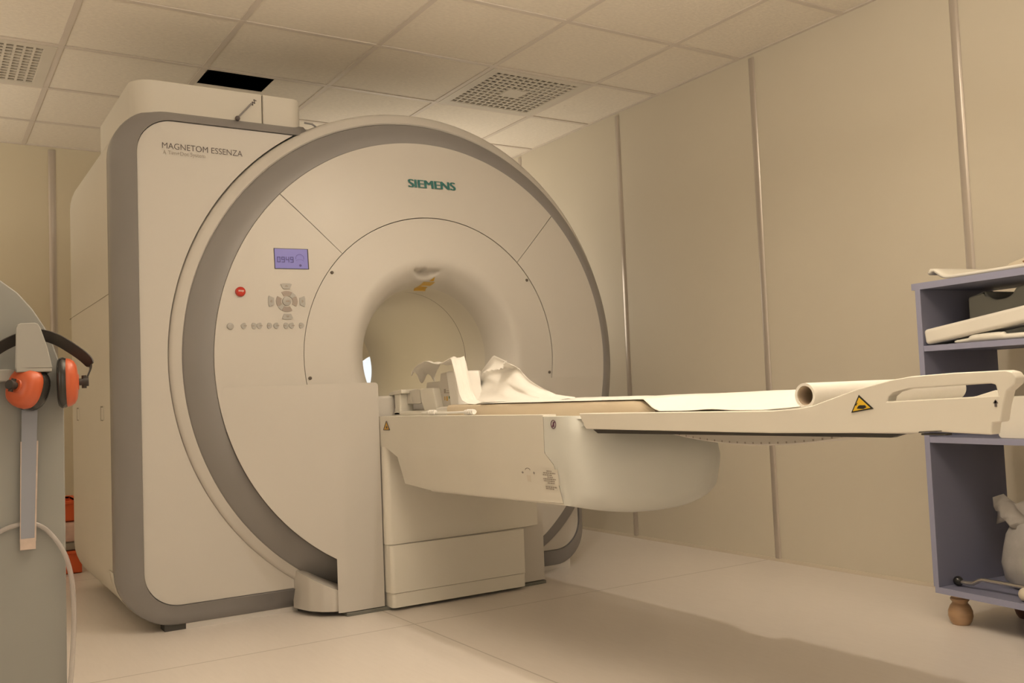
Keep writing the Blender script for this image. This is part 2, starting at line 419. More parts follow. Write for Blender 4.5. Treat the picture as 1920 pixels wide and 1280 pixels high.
# ------------------------------------------------------------------ the scanner
CX, CZ = 1.829, 0.983
YP = 3.60                                     # front of the flat housing plate
scan = thing('mri_scanner', 'large white magnetic resonance scanner with round grey-ringed face and open bore', 'scanner', (CX, 4.2, 0))
RI, YI = 0.902, 3.509                         # inner edge of the grey ring
RO, YO = 1.000, 3.582                         # outer edge
SL = (3.509 - 3.461) / (0.902 - 0.577)
def face_y(x, z):
    r = math.hypot(x - CX, z - CZ)
    return lip_y(r) if r < 0.42 else YI - (RI - r) * SL - .004 * math.sin(PI * min(1, max(0, (r - .5) / .41)))
R0 = 0.42; YR0 = YI - (RI - R0) * SL; RB = 0.300; YLIP = 3.585
def lip_y(r):
    # rounded funnel from the face into the bore
    t = min(1.0, max(0.0, (R0 - r) / (R0 - RB)))
    return YR0 - 0.012 * math.sin(min(1, t * 1.6) * PI) * 0.5 + (YLIP - YR0) * (1 - math.sqrt(max(0.0, 1 - t ** 2.2)))
FX0, FX1, FZ0, FZ1 = 0.606, 2.690, 0.022, 1.948
# body behind, rounded block
def loft_rects(levels):
    rows = []
    for (y, ins, r) in levels:
        rows.append([(x, y, z) for x, z in rrect(FX0 + ins, FX1 - ins, FZ0 + ins, FZ1 - ins, [max(r - ins, .02), max(r - ins, .02), .98 - ins, max(r - ins, .02)], 10)])
    return rows
mb = MB()
lv = loft_rects([(3.70, 0.0, .2), (4.74, 0.0, .2), (4.80, .015, .2), (4.845, .05, .2), (4.86, .11, .2)])
n = len(lv[0])
for a, b in zip(lv[:-1], lv[1:]):
    o = len(mb.v); mb.add(a + b, [(i, (i + 1) % n, n + (i + 1) % n, n + i) for i in range(n)])
circ = [(CX + .345 * math.cos(2 * PI * i / 48), CZ + .345 * math.sin(2 * PI * i / 48)) for i in range(48)]
for y, src in ((3.70, 0), (4.86, .11)):
    outer = rrect(FX0 + src, FX1 - src, FZ0 + src, FZ1 - src, [.2 - src, .2 - src, .98 - src, .2 - src], 10)
    tris = tessellate_polygon([[Vector((p[0], p[1], 0)) for p in outer], [Vector((p[0], p[1], 0)) for p in circ]])
    mb.add([(p[0], y, p[1]) for p in outer + circ], [tuple(t) for t in tris])
mb.build('housing', m_side, scan, smooth=40)
# thin joints and finger grips on the left flank
mb = MB()
mb.box(FX0 - .0008, FX0 + .004, 3.712, 4.80, 1.243, 1.2455)
mb.build('side_joint', m_seam, scan, smooth=0)
for yc in (3.92, 4.56):
    g = MB()
    g.prism([(yc - .035, .775), (yc + .035, .775), (yc + .035, .83), (yc - .035, .83)], YZ, FX0 - .0015, FX0 + .006).build('finger_grip', m_side, scan, smooth=0)
    g2 = MB(); g2.box(FX0 - .002, FX0 + .002, yc + .026, yc + .035, .775, .83); g2.box(FX0 - .002, FX0 + .002, yc - .02, yc + .035, .824, .83); g2.box(FX0 - .002, FX0 + .002, yc - .01, yc + .035, .773, .777)
    g2.build('grip_shadow_gap', m_seam, scan.children[-1] if False else bpy.data.objects[[o.name for o in scan.children][-1]], smooth=0)
# lower left corner flap
mb = MB(); rows = []
for i in range(9):
    a = PI + 0.5 * PI * i / 8 * .92
    x = FX0 + .2 + .2035 * math.cos(a); z = FZ0 + .2 + .2035 * math.sin(a)
    rows.append([(x, 3.715, z), (x, 3.80 - .05 * math.sin(i / 8 * PI), z)])
mb.grid(rows); mb.build('corner_flap', m_side, scan, solid=.002)
# top casing in two pieces
mb = MB(); pts = [(.685, 3.74)]
def casing(x0, x1, y0, y1, rl, rr, name):
    poly = rrect(x0, x1, y0, y1, [rl, rr, .02, .03], 8)
    m_ = MB().prism(poly, XY, 1.90, 2.052)
    return m_.build(name, m_side, scan, bevel=.006)
casing(.685, 1.1755, 3.655, 4.40, .085, .006, 'top_casing')
casing(1.1795, 1.345, 3.655, 4.40, .006, .05, 'top_end_casing')
mb = MB(); mb.tube([(1.076, 3.645, 1.945), (1.129, 3.64, 2.006)], .0035, 8)
lv_ = mb.build('release_lever', m_grey, scan)
mb = MB(); mb.ball((1.074, 3.645, 1.941), .010, 12); mb.build('lever_knob', m_ink, lv_)
mb = MB()
for (a, b) in (((1.130, 2.010), (1.139, 2.004)), ((1.139, 2.004), (1.136, 2.018)), ((1.136, 2.018), (1.147, 2.012)), ((1.147, 2.012), (1.143, 2.028)), ((1.143, 2.028), (1.153, 2.023))):
    mb.tube([(a[0], 3.6535, a[1]), (b[0], 3.6535, b[1])], .0018, 6)
mb.build('printed_mark', m_ink, scan)
mb = MB(); mb.tube([(1.345, 3.64, 1.955), (1.375, 3.63, 1.95), (1.41, 3.625, 1.925), (1.428, 3.622, 1.89)], .004, 8)
mb.build('cable', m_grey, scan)
# grey frame band
op = rrect(FX0, FX1, FZ0, FZ1, .20, 12); ip = rrect(.685, FX1 - .075, .092, 1.888, .13, 12)
def band_piece(idx):
    mb = MB(); rows = []
    for i in idx:
        o, q = op[i], ip[i]
        kb = min(1.0, max(0.0, (o[1] - .03) / .17)); D = lambda y: y - (y - 3.60) * .68 * (1 - kb)
        rows.append([(o[0], 3.735, o[1]), (o[0], D(3.69), o[1]), (o[0] * .93 + q[0] * .07, D(3.672), o[1] * .93 + q[1] * .07), (o[0] * .5 + q[0] * .5, D(3.634), o[1] * .5 + q[1] * .5), (q[0] * .97 + o[0] * .03, 3.600, q[1] * .97 + o[1] * .03), (q[0], 3.597, q[1]), (q[0], 3.66, q[1])])
    return mb, rows
N_ = 13
# order: bottom-left corner, bottom-right corner, top-right corner, top-left corner
mb = MB(); idx = list(range(3 * N_, 4 * N_)) + list(range(0, N_))
_, rows = band_piece(idx)
def endrow(base, xv): return [(xv, p[1], p[2]) for p in base]
rows = [endrow(rows[0], 1.352)] + [endrow(rows[0], 1.30)] + rows + [endrow(rows[-1], 1.247)]
mb.grid(rows); mb.build('frame_band', m_grey, scan, smooth=50, solid=.004)
mb = MB(); _, rows = band_piece(list(range(N_, 2 * N_)))
rows = [endrow(rows[0], 2.33)] + rows + [[(p[0], p[1], 1.2) for p in rows[-1]]]
mb.grid(rows); mb.build('frame_band', m_grey, scan, smooth=50, solid=.004)
# flat housing plates either side of the dome
RC = 1.0462; ZCc = 0.993
def plate(left):
    q = rrect(.688, FX1 - .078, .095, 1.885, .127, 12)
    dzt = 1.885 - ZCc; dzb = .095 - ZCc
    at = math.acos(-math.sqrt(RC ** 2 - dzt ** 2) / RC) if left else math.asin(dzt / RC)
    pts = []
    if left:
        a_top = PI - math.asin(dzt / RC); a_bot = PI + math.asin(-dzb / RC)
        pts += q[3 * N_:4 * N_] + q[0:N_]
        arc = [(CX + RC * math.cos(a_bot + (a_top - a_bot) * i / 60), ZCc + RC * math.sin(a_bot + (a_top - a_bot) * i / 60)) for i in range(61)]
        return pts + arc
    a_bot = -math.asin(-dzb / RC); a_top = -math.acos((FX1 - .078 - CX) / RC)
    arc = [(CX + RC * math.cos(a_top + (a_bot - a_top) * i / 30), ZCc + RC * math.sin(a_top + (a_bot - a_top) * i / 30)) for i in range(31)]
    return q[N_:2 * N_] + arc
MB().prism(plate(True), XZ, YP + .004, YP + .03).build('front_plate', m_white, scan, smooth=30)
MB().prism(plate(False), XZ, YP + .004, YP + .03).build('front_plate', m_white, scan, smooth=30)
# dome wall, ring, face
prof = [(1.055, 4.70 - YP), (1.057, .16), (1.057, .11), (1.054, .07), (1.046, .03), (1.043, .005), (1.040, -.004), (1.03, -.010), (RO + .002, YO - .0004 - YP), (RO - .004, YO + .004 - YP), (RO - .006, .05)]
mb = MB().lathe([(r, y) for r, y in prof], (CX, YP, CZ + .006), 'y', 160)
mb.v = [(CX + (x - CX) * (1 - .034 * min(1, 1.7 * max(0, (x - CX)) / 1.05) * (1 if math.hypot(x - CX, z - CZ) > 1.001 else .2)), y, z) for x, y, z in mb.v]
mb.v = [(x, y + .035 * math.exp(-((math.degrees(math.atan2(z - CZ, x - CX)) + 50) / 20) ** 2), z) for x, y, z in mb.v]
mb.build('dome_shell', m_white, scan, smooth=50)
mb = MB().lathe([(RO, YO + .02), (RO, YO), (RO - .006, YO - .008), ((RO + RI) / 2, (YO + YI) / 2 - .006), (RI + .006, YI + .003), (RI + .001, YI + .004), (RI + .001, YI + .04)], (CX, 0, CZ), 'y', 160)
def swell(x, z): return math.exp(-((math.degrees(math.atan2(z - CZ, x - CX)) + 50) / 18) ** 2)
mb.v = [(CX + (x - CX) * (1 + .048 * swell(x, z) * max(0, math.hypot(x - CX, z - CZ) - RI) / (RO - RI)), y + .016 * swell(x, z) * max(0, math.hypot(x - CX, z - CZ) - RI) / (RO - RI), CZ + (z - CZ) * (1 + .048 * swell(x, z) * max(0, math.hypot(x - CX, z - CZ) - RI) / (RO - RI))) for x, y, z in mb.v]
mb.build('grey_ring', m_grey, scan, smooth=50)
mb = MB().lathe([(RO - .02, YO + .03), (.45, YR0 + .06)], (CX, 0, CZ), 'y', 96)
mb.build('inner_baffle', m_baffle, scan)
def face_sector(a0, a1, r0, r1, nr, na, name, cut=None):
    mb = MB(); rows = []
    g = .0012
    for i in range(na + 1):
        a = a0 + (a1 - a0) * i / na; row = []
        row.append((CX + (r0) * math.cos(a), YI - (RI - r0) * SL + .02, CZ + r0 * math.sin(a)))
        for j in range(nr + 1):
            r = r0 + (r1 - r0) * j / nr; x = CX + r * math.cos(a); z = CZ + r * math.sin(a)
            row.append((x, YI - (RI - r) * SL - .004 * math.sin(PI * min(1, max(0, (r - .5) / .41))), z))
        row.append((CX + r1 * math.cos(a), YI + .02, CZ + r1 * math.sin(a)))
        rows.append(row)
    mb.grid(rows)
    # closing walls along both straight edges
    for row in (rows[0], rows[-1]):
        mb.grid([row, [(p[0], p[1] + .02, p[2]) for p in row]])
    return mb.build(name, m_white, scan, smooth=45)
d_ = .0018
RS = .577
face_sector(PI * .25 + d_, PI * .75 - d_, RS + .0016, RI, 10, 60, 'face_cover')
face_sector(PI * .75 + d_, PI + .30, RS + .0016, RI, 10, 44, 'face_cover')
face_sector(-.30, PI * .25 - d_, RS + .0016, RI, 10, 44, 'face_cover')
# bore cover with funnel lip and the scooped grip above the bore
mb = MB(); rows = []; NA = 288
rad = [RS - .0016 - i * (RS - .0016 - R0) / 26 for i in range(27)] + [R0 - (R0 - RB) * (1 - math.cos(PI / 2 * i / 22)) ** .9 for i in range(1, 23)]
rad = rad[:27] + [R0 - (R0 - RB) * math.sin(PI / 2 * i / 22) for i in range(1, 23)]
for i in range(NA):
    a = 2 * PI * i / NA; row = [(CX + RS * math.cos(a), 3.461 + .02, CZ + RS * math.sin(a))]
    for r in rad:
        x = CX + r * math.cos(a); z = CZ + r * math.sin(a)
        y = lip_y(r) if r < R0 else YI - (RI - r) * SL
        u = (x - 1.787) / .075; v = (z - 1.298) / .044
        if abs(u) < 1 and 0 < v < 1.0:
            lim = (1 - abs(u) ** 2.2)
            if v > 1 - lim:
                y += .040 * ((v - (1 - lim)) / max(lim, .05)) ** 1.2 * lim
        row.append((x, y, z))
    rows.append(row)
mb.grid(rows, closed_u=True); mb.build('bore_cover', m_white, scan, smooth=55)
prof = [(RB, YLIP), (RB, 3.757)]
MB().lathe(prof, (CX, 0, CZ), 'y', 96).build('bore_liner', m_side, scan)
MB().lathe([(RB, 3.760), (RB, 4.78), (RB + .01, 4.84), (RB + .045, 4.86)], (CX, 0, CZ), 'y', 96).build('bore_liner', m_side, scan)
MB().lathe([(RB + .003, 3.74), (RB + .003, 3.78)], (CX, 0, CZ), 'y', 96).build('bore_joint', m_gap, scan)
# cool lamp panel mounted behind the far mouth of the bore
MB().lathe([(.0001, -.012), (.16, -.012), (.178, -.006), (.18, .01), (.0001, .012)], (2.27, 5.0, .895), 'y', 40).build('rear_lamp', m_borelight, scan)
MB().box(2.04, 2.48, 4.985, 5.03, .70, .735).build('lamp_bracket', m_side, scan, bevel=.003)
MB().box(2.20, 2.26, 4.86, 5.03, .66, .70).build('lamp_bracket', m_side, scan, bevel=.003)
# sill under the bore between the legs
MB().box(1.53, 2.13, 3.425, 4.70, .72, .826).build('bore_sill', m_white, scan, bevel=.01)
MB().box(1.53, 2.13, 3.42, 3.425, .60, .72).build('sill_front', m_white, scan)
# lower covers (left one and its mirror), with their legs reaching the floor
YC = 3.40
def cover(side):
    def yp(dx):                                # dx: distance from centre line
        return YC if dx <= .459 else YC + (dx - .459) * .109 / .43
    a0 = PI + math.asin((CZ - .88) / RI); a1 = PI + math.acos(.459 / RI) * 1.0
    a1 = PI + math.asin((CZ - .20) / RI)
    arc = []
    for i in range(41):
        a = a0 + (a1 - a0) * i / 40; px_, pz_ = CX + RI * math.cos(a), CZ + RI * math.sin(a)
        k = 1.0
        if side < 0:
            for _ in range(30): k = yp(CX - px_ * k) / YI
            arc.append((px_ * k, .81 + (pz_ - .81) * k))
        else:
            arc.append((px_, pz_))
    xe = 1.528; ZT = .88
    cols = [(p[0], p[1], ZT) for p in arc]
    xl = arc[-1][0]
    cols += [(xl + .0002, .016, ZT)] + [(xl + (xe - .014 - xl) * i / 8, .016, ZT) for i in range(1, 9)]
    cols += [(xe - .014 + .014 * math.sin(PI / 2 * i / 5), .016, ZT - .014 * (1 - math.cos(PI / 2 * i / 5))) for i in range(1, 6)]
    NR = 12; front = []
    for x, z0, z1 in cols:
        front.append([(x, yp(CX - x), z0 + (z1 - z0) * j / NR) for j in range(NR + 1)])
    def bk(p):
        if side < 0: return (p[0] * 3.545 / p[1] + .010 if p[0] < 1.5 else p[0] - .002, 3.545, p[2])
        return (p[0] + .004, 3.545, p[2])
    mb = MB(); mb.grid(front)
    for loop in ([c[0] for c in front], [c[-1] for c in front], front[0], front[-1]):
        mb.grid([loop, [bk(p) for p in loop]])
    if side > 0: mb.v = [(2 * CX - p[0], p[1], p[2]) for p in mb.v]
    return mb.build('lower_cover', m_white, scan, smooth=28, bevel=.002, seg=2)
cover(-1); cover(1)
# curved foot between plate and leg, left and right
def foot(side):
    plan = [(1.238, 3.612), (1.245, 3.56), (1.262, 3.50), (1.295, 3.45), (1.33, 3.425), (1.3645, 3.414)]
    # densify
    P = []
    for a, b in zip(plan[:-1], plan[1:]):
        for i in range(5): P.append((a[0] + (b[0] - a[0]) * i / 5, a[1] + (b[1] - a[1]) * i / 5))
    P.append(plan[-1]); P.append((1.40, 3.412))
    mb = MB(); rows = []
    for x, y in P:
        X = x * YO / y; q = RO ** 2 - (X - CX) ** 2
        Z = CZ - math.sqrt(max(q, 0)); z = .81 + (Z - .81) * y / YO - .010
        rows.append([(x, y, .02), (x, y, .02 + (z - .02) * .5), (x, y, z), (x + .01, y + .03, z + .005), (max(x, X), YO + .02, Z + .02)])
    if side > 0: rows = [[(2 * CX - p[0], p[1], p[2]) for p in r] for r in rows]
    mb.grid(rows); return mb.build('foot_cover', m_white, scan, smooth=40)
foot(-1)
for x0, x1 in ((1.37, 1.62), (2.0, 2.28)):
    MB().box(x0, x1, 3.395, 3.55, 0.0, .013).build('levelling_plate', m_level, scan, bevel=.002)
MB().box(.835, 1.26, 3.628, 3.66, 0, .07).build('plinth', m_plinth, scan)
MB().box(2.30, 2.575, 3.628, 3.66, 0, .07).build('plinth', m_plinth, scan)
MB().box(.76, .838, 3.63, 3.70, 0, .06).build('adjusting_foot', m_gap, scan)
MB().box(.8, 2.5, 3.72, 4.75, 0, .07).build('under_frame', m_gap, scan)
# screws, labels, lettering
def decal(poly, name, m, off=.0015, parent=scan, sy=face_y, thick=.001):
    mb = MB(); n = len(poly); f = [(p[0], sy(*p) - off, p[1]) for p in poly]
    tris = tessellate_polygon([[Vector((p[0], p[1], 0)) for p in poly]])
    mb.add(f + [(p[0], p[1] + thick, p[2]) for p in f], [tuple(t) for t in tris] + [tuple(i + n for i in reversed(t)) for t in tris] + [(i, (i + 1) % n, n + (i + 1) % n, n + i) for i in range(n)])
    return mb
def disc(x, z, r, n=20, a0=0, a1=2 * PI): return [(x + r * math.cos(a0 + (a1 - a0) * i / n), z + r * math.sin(a0 + (a1 - a0) * i / n)) for i in range(n)]
for x, z in ((1.374, 1.315), (2.284, 1.314), (2.385, .905), (1.273, .905)):
    y = face_y(x, z)
    MB().lathe([(.0001, -.0045), (.004, -.004), (.0062, -.002), (.0065, .002)], (x, y, z), 'y', 16).build('screw', m_screw, scan)
def lettering(body, x0, z0, w_, h_, m, name, sy, bold=0.0, off=.0022, shear=0.0):
    vs, fs = fit_text(body, w_, h_, -.006); mb = MB()
    for k, dx in enumerate((-bold, 0, bold) if bold > 0 else (0,)):
        mb.add([(x0 + u + dx, sy(x0 + u, z0 + v) - off - k * .00015, z0 + v + shear * u) for u, v in vs], fs)
    return mb.build(name, m, scan, smooth=0)
lettering('SIEMENS', 1.729, 1.687, .220, .035, m_teal, 'maker_lettering', lambda x, z: face_y(x, z) - .001, .0030, .002, .015)
lettering('MAGNETOM ESSENZA', .777, 1.7795, .300, .0225, m_ink, 'model_lettering', lambda x, z: YP + .004, -.004, .0015, -.006)
lettering('A Tim+Dot System', .779, 1.753, .155, .0195, m_inklight, 'model_lettering', lambda x, z: YP + .004, -.004, .0015, .0)
# warning label above the bore
mb = MB()
def labpt(u, v, off): 
    x = 1.788 + .010 * v + .055 * u; z = 1.268 + .030 * v
    return (x, face_y(x, z) - off, z)
mb.grid([[labpt(i / 8, j / 8, .002) for j in range(9)] for i in range(9)])
lab = mb.build('warning_label', m_label, scan)
decal([(1.822, 1.301), (1.843, 1.301), (1.837, 1.316)], 'w', m_amber, .003).build('warning_triangle', m_amber, lab, smooth=0)
mb = MB()
for q in range(3):
    v0 = .2 + q * .25
    mb.grid([[labpt(.12 + .76 * i / 6, v0 + .09 * j, .0028) for j in range(2)] for i in range(7)])
mb.build('label_print', m_amber, lab, smooth=0)
# display
sx = lambda x, y0=3.53: x * .989
def scr(x0, x1, z0, z1, m, name, off, parent):
    return decal([(x0, z0), (x1, z0), (x1, z1), (x0, z1)], name, m, off, thick=.002).build(name, m, parent, smooth=0)
X0, X1, Z0, Z1 = 1.156, 1.280, 1.327, 1.403
bez = scr(X0 - .002, X1 + .004, Z0 - .002, Z1 + .002, m_gap, 'display_bezel', .002, scan)
lcd = scr(X0, X1, Z0, Z1, m_lcd, 'display_screen', .0038, bez)
SEG = {'0': 'abcdef', '9': 'abcdfg', '4': 'bcfg'}
def seg_polys(ch, x, z, w_, h_):
    t = .0028; out = []
    S = {'a': (x, x + w_, z + h_ - t, z + h_), 'd': (x, x + w_, z, z + t), 'g': (x, x + w_, z + h_ / 2 - t / 2, z + h_ / 2 + t / 2),
         'f': (x, x + t, z + h_ / 2, z + h_), 'b': (x + w_ - t, x + w_, z + h_ / 2, z + h_), 'e': (x, x + t, z, z + h_ / 2), 'c': (x + w_ - t, x + w_, z, z + h_ / 2)}
    return [S[s] for s in SEG[ch]]
mb = MB()
for k, ch in enumerate('0949'):
    for (a, b, c, d) in seg_polys(ch, X0 + .007 + k * .0165, Z0 + .023, .0125, .022):
        mb.add([(p, face_y(p, q) - .0062, q) for p, q in ((a, c), (b, c), (b, d), (a, d))], [(0, 1, 2, 3)])
# little dome symbol and round mark
cxs, czs = X1 - .031, Z0 + .040
for i in range(22):
    a0 = -.3 + (PI + .6) * i / 22; a1 = -.3 + (PI + .6) * (i + 1) / 22
    mb.add([(cxs + r * math.cos(a), face_y(cxs, czs) - .0062, czs + r * math.sin(a) * .95) for r, a in ((.0155, a0), (.0167, a0), (.0167, a1), (.0155, a1))], [(0, 1, 2, 3)])
for i in range(12):
    a0 = .3 + (PI - .6) * i / 12; a1 = .3 + (PI - .6) * (i + 1) / 12
    mb.add([(cxs + r * math.cos(a), face_y(cxs, czs) - .0062, czs - .014 + r * math.sin(a) * .6) for r, a in ((.0155, a0), (.0165, a0), (.0165, a1), (.0155, a1))], [(0, 1, 2, 3)])
p = disc(X1 - .030, Z0 + .012, .0048, 14); mb.add([(a, face_y(a, b) - .0062, b) for a, b in p], [tuple(range(14))])
mb.build('display_digits', m_lcdd, lcd, smooth=0)
# buttons
def button(x, z, r, m, name, h=.006, parent=scan, lab=None):
    y = face_y(x, z)
    return MB().lathe([(.0001, -h), (r * .7, -h), (r * .95, -h * .75), (r, -h * .3), (r, .004)], (x, y, z), 'y', 24).build(name, m, parent, label=lab)
k_ = .9895
def kz(z): return .81 + (z - .81) * k_
rb = button(1.036 * k_, kz(1.240), .0185, m_red, 'stop_button', .012, lab='red stop button')
vs, fs = fit_text('stop', .020, .009, .01); mbt = MB(); xx, zz = 1.036 * k_ - .010, kz(1.240) - .003
mbt.add([(xx + a, face_y(1.036 * k_, kz(1.24)) - .0128, zz + b) for a, b in vs], fs); mbt.build('button_print', m_cable, rb, smooth=0)
button(.996 * k_, kz(1.109), .0125, m_btn, 'round_button')
for xa, xb in ((1.049, 1.0755), (1.106, 1.1325), (1.168, 1.1945), (1.226, 1.2525)):
    for xk, s in ((xa, -1), (xb, 1)):
        x = xk * k_; z = kz(1.110); r = .0125
        poly = [(x + s * (r * .2) + r * math.cos(a) * (1.0 if s * math.cos(a) > 0 else .45), z + r * .92 * math.sin(a)) for a in [2 * PI * i / 20 for i in range(20)]]
        b = decal(poly, 'b', m_btn, .004, thick=.004).build('table_button', m_btn, scan, smooth=30)
        pt = decal([(x - .005, z - .0022), (x + .005, z - .0022), (x + .005, z + .0026), (x + .001, z + .0015), (x - .005, z + .0026)], 'p', m_ink, .0046, thick=.0005).build('button_print', m_inklight, b, smooth=0)
pc = (1.2065 * k_, kz(1.204))
def ringseg(r0, r1, a0, a1, n=10): return [(pc[0] + r0 * math.cos(a0 + (a1 - a0) * i / n), pc[1] + r0 * math.sin(a0 + (a1 - a0) * i / n)) for i in range(n + 1)] + [(pc[0] + r1 * math.cos(a1 + (a0 - a1) * i / n), pc[1] + r1 * math.sin(a1 + (a0 - a1) * i / n)) for i in range(n + 1)]
for q in range(4):
    a = q * PI / 2
    decal(ringseg(.0215, .040, a - .52, a + .50), 'd', m_btn_d, .003, thick=.003).build('dial_key', m_btn_d, scan, smooth=30)
    mcol = m_btn
    if q in (0, 2):
        decal(ringseg(.0215, .040, a + .56, a + 1.02), 'd', mcol, .004, thick=.003).build('dial_key', mcol, scan, smooth=30)
    rr = [(-.021, .049), (.021, .049), (.017, .066), (-.017, .066)] if False else [(-.013, .048), (.013, .048), (.021, .066), (.012, .069), (-.012, .069), (-.021, .066)]
    ca, sa = math.cos(a - PI / 2), math.sin(a - PI / 2)
    nk = decal([(pc[0] + u * ca - v * sa, pc[1] + u * sa + v * ca) for u, v in rr], 'n', m_btn, .004, thick=.003).build('arrow_key', m_btn, scan, smooth=30)
    rr2 = [(-.006, .055), (.006, .055), (.004, .060), (.0, .063), (-.005, .060)]
    decal([(pc[0] + u * ca - v * sa, pc[1] + u * sa + v * ca) for u, v in rr2], 'n', m_ink, .0046, thick=.0005).build('key_print', m_inklight, nk, smooth=0)
cb = button(pc[0], pc[1], .0175, m_btn, 'dial_centre_button', .005)
decal([(pc[0] - .009, pc[1] - .003), (pc[0] + .009, pc[1] - .003), (pc[0] + .009, pc[1] + .0035), (pc[0] - .009, pc[1] + .003)], 'p', m_ink, .0058, thick=.0004).build('button_print', m_inklight, cb, smooth=0)

# ------------------------------------------------------------------ patient table
XN, XF = 1.53, 2.128
tab = thing('patient_table', 'long white patient table reaching out of the scanner bore', 'table', (CX, 2.6, 0))
def skirt(x0, x1, y, z0, z1, r, name): return MB().prism(rrect(x0, x1, y, 3.44, [r, r, .001, .001], 8), XY, z0, z1).build(name, m_skirt, tab, smooth=35, bevel=.0015)
pts = [(1.54, 3.44), (1.532, 3.40)] + [(1.554 - .022 * math.cos(PI / 2 * i / 8), 3.384 - .022 * math.sin(PI / 2 * i / 8)) for i in range(9)] + [(2.05, 3.368), (2.16, 3.384), (2.25, 3.399), (2.25, 3.44)]
MB().prism(pts, XY, .2515, .66).build('upper_skirt', m_skirt, tab, smooth=35)
skirt(1.535, 2.150, 3.345, .0685, .2495, .016, 'lower_skirt')
skirt(1.540, 2.148, 3.349, .013, .0665, .014, 'kick_panel')
MB().box(1.60, 2.1, 3.46, 3.55, .0, .03).build('floor_shoe', m_gap, tab)
MB().box(2.150, 2.156, 3.40, 3.42, .01, .25).build('skirt_gap', m_gap, tab)
side = [(3.415, .747), (2.262, .749), (2.262, .640), (2.222, .605), (2.205, .497), (2.40, .492), (2.64, .487), (3.037, .482), (3.231, .494), (3.262, .593), (3.36, .629), (3.415, .629)]
def taper(y, z, x):
    t = max(0.0, (.636 - z) / .16); s = 1 if x < CX else -1
    return (x + s * .022 * t, y, z)
def side_grid(poly, lo, hi, name, m, bevel):
    # prism between both sides with a horizontal row of vertices where the flank starts to lean in
    mb = MB()
    mb.prism(poly, lambda u, v, d: taper(u, v, d), lo, hi)
    return mb.build(name, m, tab, smooth=30, bevel=bevel, seg=3)
upper = [(3.415, .7475), (2.262, .7485), (2.262, .638), (3.415, .634)]
cw = MB()
cw.prism(side, lambda u, v, d: taper(u, v, d), XN, XF)
cow = cw.build('cowl', m_table, tab, smooth=25, bevel=.006, seg=3)
cw = MB(); cw.prism([(2.20, .4885), (3.05, .474), (3.06, .483), (2.20, .497)], YZ, XN + .035, XF - .035)
cw.build('cowl_underside', m_table, tab, bevel=.004)
# nose: bulging front of the cowl
mb = MB(); rows = []
NV, NU = 26, 60
for i in range(NV + 1):
    t = i / NV; z = .744 - t * (.744 - .492)
    tp = max(0.0, (.636 - z) / .16)
    wid = .299 - .022 * tp 
    ys = 2.259 if z > .640 else (2.259 - (.640 - z) / .035 * .040 if z > .605 else 2.219 - (.605 - z) / .108 * .017)
    yf = 2.085 - .03 * t + .05 * t ** 3
    if z > .700: yf += .02 * (z - .70) / .044
    if z < .53: yf += .05 * ((.53 - z) / .04) ** 2
    row = []
    for j in range(NU + 1):
        u = -1 + 2 * j / NU
        a = PI / 2 * u
        e_ = .42 if u < 0 else .42 + .44 * min(1, u * 3); sx_ = math.copysign(abs(math.sin(a)) ** e_, u); cy_ = max(0, math.cos(a)) ** e_
        bulge = (ys - yf) * cy_ + .07 * (1 - abs(sx_) ** 2) * (.35 + .65 * math.sin(PI * min(1, t * .9 + .1)))
        zz = z - (.035 * (1 - abs(sx_) ** 2) * t ** 3)
        row.append((CX + wid * sx_, ys - bulge, zz))
    rows.append(row)
mb.grid(rows)
mb.grid([rows[0], [(p[0], 2.262, .744) for p in rows[0]]]); mb.grid([rows[-1], [(p[0], 2.203, .4925) for p in rows[-1]]])
mb.build('nose_cover', m_nose, tab, smooth=60)
# the board
prof_rail = [(2.052, .710), (1.40, .7075), (1.056, .712), (1.02, .715), (.916, .711), (.912, .731), (.898, .733), (.892, .760), (.884, .784), (.870, .795), (.866, .806), (.872, .815), (.884, .8185), (.976, .818), (1.06, .815), (1.115, .808), (1.175, .796), (1.239, .778), (1.29, .764), (1.325, .759), (1.397, .755), (2.083, .7525), (2.070, .731), (2.064, .727), (2.066, .722)]
hole = [(1.113, .770), (1.110, .779), (1.098, .787), (1.075, .792), (.912, .7975), (.903, .795), (.899, .777)]
board = MB()
board.prism(prof_rail, YZ, XN - .002, XN + .026, holes=[hole])
board.build('side_rail', m_table, tab, smooth=25, bevel=.005, seg=3)
far_rail = [(2.052, .710), (1.40, .7075), (1.255, .709), (1.237, .716), (1.235, .770), (1.242, .777), (1.250, .775), (1.29, .764), (1.325, .759), (1.397, .755), (2.083, .7525), (2.066, .722)]
MB().prism(far_rail, YZ, XF - .026, XF + .002).build('side_rail', m_table, tab, smooth=25, bevel=.005, seg=3)
mb = MB()
rows = []
for j in range(25):
    x = XN + .024 + (XF - XN - .048) * j / 24; u = (x - CX) / (XF - XN) * 2
    dip = .012 * (1 - u * u)
    rows.append([(x, 1.225, .736 - dip), (x, 1.235, .738 - dip), (x, 1.25, .738 - dip), (x, 3.30, .738 - dip), (x, 3.30, .716), (x, 1.25, .714), (x, 1.23, .716), (x, 1.225, .736 - dip)])
mb.grid(rows); mb.build('tabletop', m_table, tab, smooth=40)
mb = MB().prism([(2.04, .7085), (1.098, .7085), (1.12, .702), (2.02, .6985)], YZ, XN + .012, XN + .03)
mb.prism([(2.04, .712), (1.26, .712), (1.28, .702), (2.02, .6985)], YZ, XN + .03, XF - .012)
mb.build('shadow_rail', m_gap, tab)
mb = MB(); rows = []
